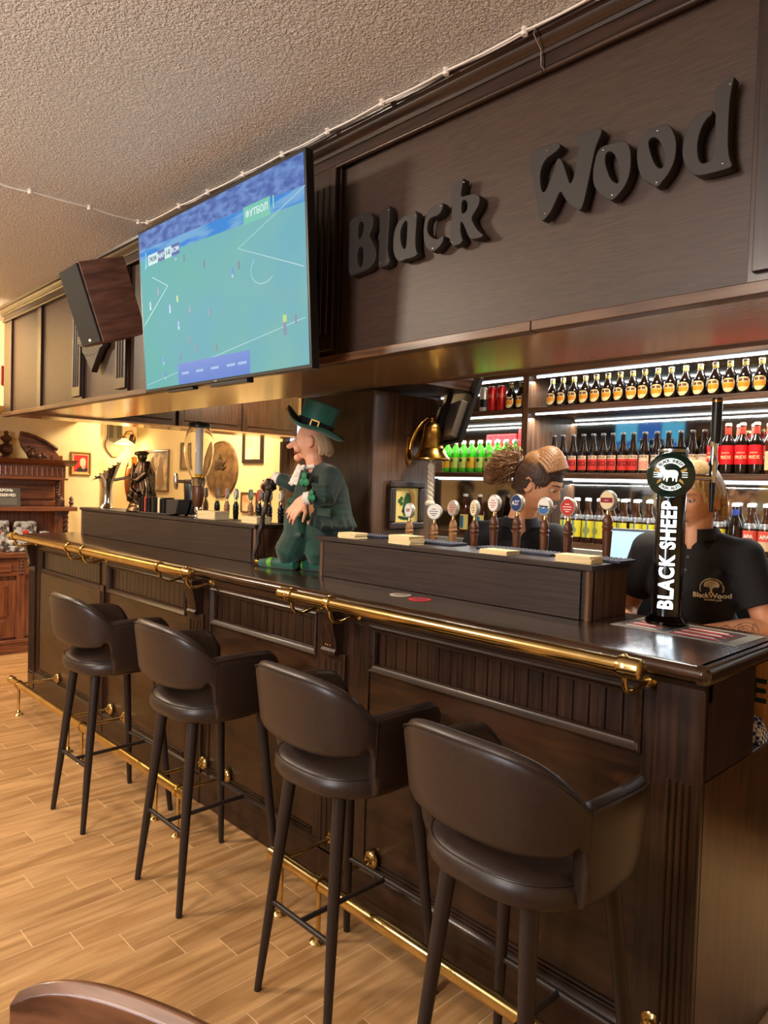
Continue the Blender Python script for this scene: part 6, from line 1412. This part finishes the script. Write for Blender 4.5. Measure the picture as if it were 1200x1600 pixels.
foil = vary(mat('crinkled_clear_wrap', (186, 182, 172), .12, metal=.35), (84, 74, 64), (226, 224, 216), (1, 1, 1), 22, 4, bump=1.0, dist=.01, pos=(.42, .58))
def wrap(x, y, z, w_, d, h, lab, tilt_=0):
    b = MB(); b.box(-w_ / 2, w_ / 2, -d / 2, d / 2, 0, h); t = thing('souvenir_pack', lab, 'pack', (-7.435 - y, 2.12 + x, z), PI / 2, 'clear-wrapped souvenir packs')
    me = fuse(b, .012, foil, 1)
    for v in me.vertices: v.co += v.normal * .006 * noise.noise(v.co * 22 + Vector((x * 9, y, z)))
    zmin = min(v.co.z for v in me.vertices)
    for v in me.vertices: v.co.z -= zmin
    obj('wrapping', me, t); obj('emblem', MB().ball((0, -d / 2 - .004, h * .6), (.03, .006, .022), 12, 8) if h > d else MB().ball((0, -.02, h + .002), (.04, .03, .005), 12, 8), t, redk)
wrap(-.09, -.20, .9055, .20, .05, .27, 'clear-wrapped souvenir pack standing under the reserved sign')
wrap(.15, -.20, .9055, .20, .05, .26, 'clear-wrapped souvenir pack standing in the middle under the shelf')
wrap(.33, -.18, .9055, .09, .05, .16, 'small clear-wrapped pack at the end under the shelf')
wrap(.02, -.42, .9055, .26, .17, .05, 'flat clear-wrapped pack lying on the sideboard top, behind'); wrap(.0, -.42, .9600, .24, .15, .045, 'flat clear-wrapped pack lying on top of another pack')
wrap(.28, -.42, .9055, .22, .15, .05, 'flat clear-wrapped pack lying at the end of the sideboard top')

# ================================================================ pictures and lamps on the far walls
t = framed('framed_portrait', 'small gold-framed portrait of a bearded man on a red ground', 'picture', (-7.448, 2.865, 1.737), PI / 2, .205, .24, .018, M['gold'], mat('portrait_ground', (214, 178, 116), .7), .018)
shape(t, [(-.07, -.085), (.07, -.085), (.07, .085), (-.07, .085)], mat('portrait_red', (196, 34, 26), .7), -.0066, sm=0)
shape(t, [(-.005, .05), (.025, .06), (.045, .045), (.05, .01), (.045, -.02), (.03, -.04), (.008, -.035), (-.012, -.01), (-.008, .02)], mat('portrait_skin', (226, 190, 150), .7), -.0072)
shape(t, [(-.06, -.085), (-.03, -.045), (.0, -.03), (.04, -.05), (.07, -.04), (.07, -.085)], mat('portrait_coat', (40, 34, 32), .7), -.0070)
shape(t, [(.0, -.03), (.03, -.02), (.045, -.03), (.03, -.06), (.01, -.05)], mat('portrait_beard', (200, 170, 130), .7), -.0078)
t = framed('framed_print', 'large old photograph of two men in a brown frame behind the statue', 'picture', (-9.06, 4.495, 1.72), 0, .72, .56, .03, M['mid_z'], vary(mat('sepia_photograph', (176, 148, 112), .7), (120, 96, 70), (214, 186, 146), (1, 1, 1), 7, 4), .025)
sep = mat('sepia_dark', (96, 76, 58), .7)
shape(t, [(-.2, -.24), (-.2, .0), (-.16, .08), (-.15, .16), (-.11, .2), (-.06, .16), (-.07, .08), (-.01, .0), (-.01, -.24)], sep, -.0085); shape(t, [(.03, -.24), (.03, .02), (.08, .09), (.08, .16), (.12, .2), (.17, .15), (.16, .08), (.21, 0), (.2, -.24)], mat('sepia_mid', (136, 108, 82), .7), -.0085)
pl2 = thing('oval_plaque', 'large oval dark carved plaque behind the drink tower', 'plaque', (-7.42, 4.497, 1.745)); pm_ = vary(mat('plaque_bronze', (104, 74, 42), .5), (86, 58, 32), (122, 90, 54), (1, 1, 1), 10, 3)
obj('board', MB().lathe([(.33, -.022), (.355, -.014), (.36, -.002)], (0, 0, 0), 48, 'y', sx=1, sy=.93), pl2, pm_); obj('rim', MB().tube([(.345 * math.cos(k * PI / 24), -.018, .321 * math.sin(k * PI / 24)) for k in range(49)], .010, 8), pl2, pm_)
rel = MB()
for a, l_ in ((90, .16), (70, .15), (110, .15), (45, .17), (135, .17), (20, .15), (160, .15)):
    ca, sa = math.cos(math.radians(a)), math.sin(math.radians(a)); rel.tube([(.03 * ca, -.024, .03 * sa - .02), (l_ * .6 * ca, -.03, l_ * .6 * sa - .02), (l_ * ca * 1.05, -.024, l_ * sa - .02)], [.008, .016, .004], 8)
rel.ball((0, -.026, .05), (.035, .012, .06), 14, 10); rel.ball((0, -.026, .14), (.028, .010, .03), 14, 10)
obj('thistle_relief', fuse(rel, .006, mat('plaque_dark', (66, 46, 26), .5), 1), pl2)
framed('framed_drawing', 'dark-framed light drawing hanging high beside the curtain', 'picture', (-6.765, 4.495, 1.99), 0, .40, .36, .045, M['oak_z'], vary(mat('drawing_paper', (220, 196, 150), .7), (206, 170, 120), (230, 210, 166), (1, 1, 1), 6, 3), .025)
framed('framed_drawing', 'small thin-framed sketch low on the wall behind the tap handles', 'picture', (-6.82, 4.495, 1.37), 0, .32, .23, .018, M['mid_z'], vary(mat('sketch_paper', (206, 166, 112), .7), (176, 120, 76), (226, 196, 146), (1, 1, 1), 9, 3), .02)
framed('framed_print', 'narrow dark-framed print just left of the oval plaque', 'picture', (-8.30, 4.495, 1.91), 0, .20, .34, .022, M['mid_z'], mat('print_brown', (150, 120, 84), .7), .02)
framed('framed_print', 'narrow dark-framed print beside the walking stick', 'picture', (-6.48, 4.495, 1.51), 0, .14, .24, .02, M['oak_z'], mat('print_dull_blue', (96, 104, 110), .7), .02)
# pointed wall shield and swan-neck lamp in the recess
t = thing('wall_shield', 'grey pointed wall shield with an arch pattern behind the lamp', 'sign', (-9.695, 4.18, 2.16), PI / 2)
obj('board', xform(poly_mesh([smooth_poly([(-.10, .24), (-.07, .29), (.07, .29), (.10, .24), (.10, -.02), (.13, -.06), (.13, -.16), (.0, -.30), (-.13, -.16), (-.13, -.06), (-.10, -.02)], 1)], mat('shield_stone', (128, 112, 84), .7), .012, .003), Matrix.Translation((0, -.015, 0)) @ UPRIGHT), t)
for r in (.035, .055, .075): obj('arch_line', MB().tube([(r * math.cos(k * PI / 12), -.03, .14 + r * 1.5 * math.sin(k * PI / 12)) for k in range(13)], .006, 8).tube([(-r, -.03, .14), (-r, -.03, -.01)], .006, 8).tube([(r, -.03, .14), (r, -.03, -.01)], .006, 8), t, mat('shield_dark', (66, 56, 42), .6))
t = thing('wall_lamp', 'swan-neck wall lamp with a lit glass shade', 'lamp', (-9.695, 4.44, 2.15), PI / 2)
obj('wall_plate', MB().lathe([(.001, -.03), (.045, -.022), (.06, -.004), (.06, 0)], (0, 0, 0), 20, 'y', sx=.8, sy=1.3), t, M['oak_z']); obj('arm', MB().tube([(0, -.03, 0), (-.02, -.10, .06), (-.09, -.16, .11), (-.17, -.18, .09), (-.20, -.18, .02)], .010, 10), t, M['brass_old'])
obj('lamp_shade', MB().lathe([(.03, .0), (.05, -.02), (.11, -.055), (.13, -.075), (.127, -.078), (.107, -.06), (.047, -.026), (.028, -.005)], (-.20, -.18, .0), 28), t, mat('shade_glass', (250, 232, 190), .3, emit=(255, 226, 160), es=1.2))
obj('light_bulb', MB().ball((-.20, -.18, -.055), (.032, .032, .038), 16, 10), t, mat('bulb_glow', (255, 240, 200), .4, emit=(255, 232, 180), es=14))
obj('socket', MB().lathe([(.018, .03), (.024, .02), (.028, -.01)], (-.20, -.18, 0), 16), t, M['brass_old'])
l = bpy.data.lights.new('wall_lamp_light', 'POINT'); l.energy = 9; l.color = (1, .74, .40); l.shadow_soft_size = .05
lo = bpy.data.objects.new('wall_lamp_light', l); C.objects.link(lo); lo.location = (-9.46, 4.24, 2.0)
t = thing('copper_shield', 'oval copper tray hanging behind the chrome beer font', 'tray', (-9.69, 4.47, 1.58), PI / 2)
obj('tray', MB().lathe([(.001, -.03), (.09, -.035), (.13, -.02), (.14, -.002)], (0, 0, 0), 32, 'y', sx=1, sy=2.4), t, mat('copper', (184, 110, 64), .25, metal=1))
t = thing('roll_up_banner', 'pale lilac banner standing at the wall corner behind the beer font', 'banner', (-9.60, 4.06, 0), PI / 2)
obj('panel', MB().box(-.07, .07, -.006, 0, .03, 1.58), t, mat('pale_lilac', (206, 196, 206), .6)); obj('foot', MB().box(-.09, .09, -.05, .05, 0, .03), t, M['steel'], .004)
t = framed('red_framed_sign', 'red-framed sign high on the left wall at the picture edge', 'sign', (-6.545, 2.02, 2.42), PI / 2, .34, .16, .016, mat('sign_red', (128, 20, 22), .5), mat('sign_tan', (196, 150, 86), .6), .016)
obj('sign_symbol', MB().box(.08, .13, -.008, -.004, -.055, .055), t, mat('sign_navy', (40, 30, 56), .6))

# ================================================================ ceiling cable with clips
cab = thing('ceiling_cable', 'white cable clipped along the ceiling beside the canopy', 'cable', (-2.4, 1.65, 2.872)); cc = Vector((-2.4, 1.65, 2.872))
cp_ = [(-3.50, -.4), (-3.497, .60), (-3.505, .979), (-3.484, 1.097), (-3.467, 1.356), (-3.470, 1.60), (-3.44, 1.632), (-3.127, 1.637), (-2.882, 1.645), (-2.608, 1.65), (-2.34, 1.655), (-2.068, 1.660), (-1.785, 1.660), (-1.509, 1.668), (-1.223, 1.672), (-1.0, 1.676), (.3, 1.676)]
pth = []
for (a, b_2), (c_2, d_2) in zip(cp_, cp_[1:]):
    for k in range(4): pth.append(Vector((a + (c_2 - a) * k / 4, b_2 + (d_2 - b_2) * k / 4, 2.865 - .004 * math.sin(PI * k / 4))) - cc)
cw = mat('cable_white', (226, 214, 200), .6)
obj('wire', MB().tube(pth, .0035, 6), cab, cw); obj('wire', MB().tube([p + Vector((0, .006, .0005 + .003 * math.sin(i))) for i, p in enumerate(pth)], .003, 6), cab, cw)
clip = MB().lathe([(.009, -.020), (.010, -.018), (.010, -.010), (.006, -.009), (.006, -.006), (.010, -.005), (.010, 0)], n=12).mesh(cw)
for x, y in cp_[1:2] + cp_[3:5] + cp_[5:-1]: obj('clip', clip, cab, loc=Vector((x, y, 2.872)) - cc)
hk = thing('hanging_wire', 'thin wire dangling over the canopy edge joint', 'wire', (-1.19, 1.68, 2.86))
obj('strand', MB().tube([(0, .0, .008), (.0, -.012, -.02), (.004, .02, -.05), (.0, .030, -.09), (.012, .030, -.104)], .0018, 6), hk, M['steel'])

# ================================================================ foreground chairs, partly in the picture
chw = vary(mat('carved_chair_wood', (104, 64, 42), .4, coat=.3), (78, 46, 30), (128, 84, 58), (2, 14, 14), 3, 5, bump=.3, dist=.001)
ch = thing('wooden_chair', 'carved brown wooden chair at the lower left corner', 'chair', (-.650, .150, .0), math.radians(21))
# local: back at +y
for s in (-1, 1):
    obj('leg', MB().tube([(s * .19, .20, 0), (s * .19, .19, .45), (s * .185, .215, .70), (s * .175, .245, .87)], [.018, .022, .018, .016], 12), ch, chw); obj('leg', MB().lathe([(.016, 0), (.02, .05), (.016, .08), (.022, .2), (.024, .43)], (s * .19, -.19, 0), 14), ch, chw)
obj('seat', MB().box(-.22, .22, -.22, .21, .43, .47), ch, chw, .015)
obj('seat_pad', MB().box(-.20, .20, -.20, .17, .47, .50), ch, M['leather'], .012)
def rail(z0, zc, ze, dep, nm):
    n = 16; vs = []
    for i in range(n + 1):
        u = -1 + 2 * i / n; x = u * .215; y = .25 - .03 * (1 - u * u) * -1; zt = zc - (zc - ze) * abs(u) ** 5
        vs += [(x, y, z0), (x, y - dep, z0), (x, y - dep, zt - .01), (x, y - dep * .5, zt), (x, y, zt - .008)]
    fs = [(i * 5 + k, i * 5 + (k + 1) % 5, (i + 1) * 5 + (k + 1) % 5, (i + 1) * 5 + k) for i in range(n) for k in range(5)] + [tuple(range(5)), tuple(range(n * 5, n * 5 + 5))]
    return obj(nm, MB().add(vs, fs), ch, chw, .003)
tr_ = rail(.825, .968, .938, .028, 'top_rail'); rail(.55, .60, .595, .022, 'lower_rail')
for q in range(4):
    gl = MB().tube([(-.17 + .34 * k / 20, .221 + .03 * (1 - (-1 + .1 * k) ** 2), .82 + .020 * q + (.035 - .004 * q) * (1 - (-1 + .1 * k) ** 2)) for k in range(21)], .0035, 6); obj('carved_line', gl, tr_, chw)
for x in (-.09, -.03, .03, .09): obj('back_slat', MB().box(x - .012, x + .012, .245, .262, .595, .81), ch, chw, .004)
st_ = MB(); 
for s in (-1, 1): st_.tube([(s * .19, -.19, .2), (s * .19, .20, .2)], .010, 8)
st_.tube([(-.19, 0, .2), (.19, 0, .2)], .010, 8); obj('stretcher', st_, ch, chw)
c2_ = thing('round_back_chair', 'black round-backed chair cut off by the left picture edge', 'chair', (-1.828, .252, 0), math.radians(-17))
obj('seat', MB().lathe([(.001, .46), (.15, .46), (.163, .445), (.15, .425), (.001, .42)], n=32), c2_, M['black'])
obj('back_pad', MB().ball((0, .24, .735), (.165, .022, .10), 28, 18), c2_, mat('black_vinyl', (14, 13, 14), .4))
for s in (-1, 1):
    obj('leg', MB().tube([(s * .11, .11, .42), (s * .12, .12, 0)], [.013, .011], 10), c2_, M['black']); obj('leg', MB().tube([(s * .11, -.11, .42), (s * .13, -.14, 0)], [.013, .011], 10), c2_, M['black']); obj('back_post', MB().tube([(s * .08, .12, .44), (s * .08, .22, .56), (s * .07, .24, .70)], .011, 10), c2_, M['black'])

# ================================================================ clutter seen past the end of the bar
t = thing('cardboard_box', 'cardboard box printed with a dark green letter past the bar end', 'box', (-.80, 2.385, .8685)); kb_ = vary(mat('cardboard', (206, 150, 100), .8), (196, 138, 90), (216, 162, 112), (20, 1, 1), 6, 3)
obj('carton', MB().box(-.12, .10, -.055, .055, 0, .215), t, kb_, .002); obj('flap', MB().box(-.12, .10, -.056, -.048, .215, .232), t, kb_)
obj('printed_letter', xform(text_mesh('E', .10, mat('print_dark_green_ink', (22, 60, 52), .7), .0004, .003), Matrix.Translation((.048, -.0562, .128)) @ UPRIGHT), t)
def cloth(nm, lab, loc, sz, m, seed):
    n = 16; rnd_ = random.Random(seed); vs = []; L_, W_, H_ = sz
    for j in range(n + 1):
        for i in range(n + 1):
            u, v = -1 + 2 * i / n, -1 + 2 * j / n; hgt = H_ * max(0, 1 - u ** 4) * max(0, 1 - v ** 4) * (.65 + .35 * noise.noise(Vector((u * 1.6 + seed, v * 1.6, seed))))
            vs.append((u * L_ / 2, v * W_ / 2, max(.001, hgt)))
    N1 = n + 1; fs = [(j * N1 + i, j * N1 + i + 1, (j + 1) * N1 + i + 1, (j + 1) * N1 + i) for j in range(n) for i in range(n)]
    bm_ = MB().add(vs, fs); bm_.add([(-L_ / 2, -W_ / 2, 0), (L_ / 2, -W_ / 2, 0), (L_ / 2, W_ / 2, 0), (-L_ / 2, W_ / 2, 0)], [(3, 2, 1, 0)])
    return tag(obj(nm, bm_.mesh(m, sharp=80), None, loc=loc), lab, 'cloth')
bl_ = mat('blue_check_cloth', (60, 80, 150), .8); N, L, B = nodes(bl_); tcx = N.new('ShaderNodeTexCoord'); ck = N.new('ShaderNodeTexChecker'); ck.inputs['Scale'].default_value = 95; ck.inputs['Color1'].default_value = srgb((44, 66, 150)); ck.inputs['Color2'].default_value = srgb((220, 222, 230)); L.new(tcx.outputs['Object'], ck.inputs[0]); L.new(ck.outputs[0], B.inputs['Base Color'])
cloth('folded_cloth', 'blue and white checked cloth beside the cardboard box', (-.742, 2.27, .8687), (.08, .09, .085), bl_, 2)
cloth('folded_cloth', 'beige cloth slumped on the lower worktop past the bar end', (-.765, 2.405, .8687), (.05, .05, .05), mat('beige_cloth', (206, 180, 140), .9), 5)
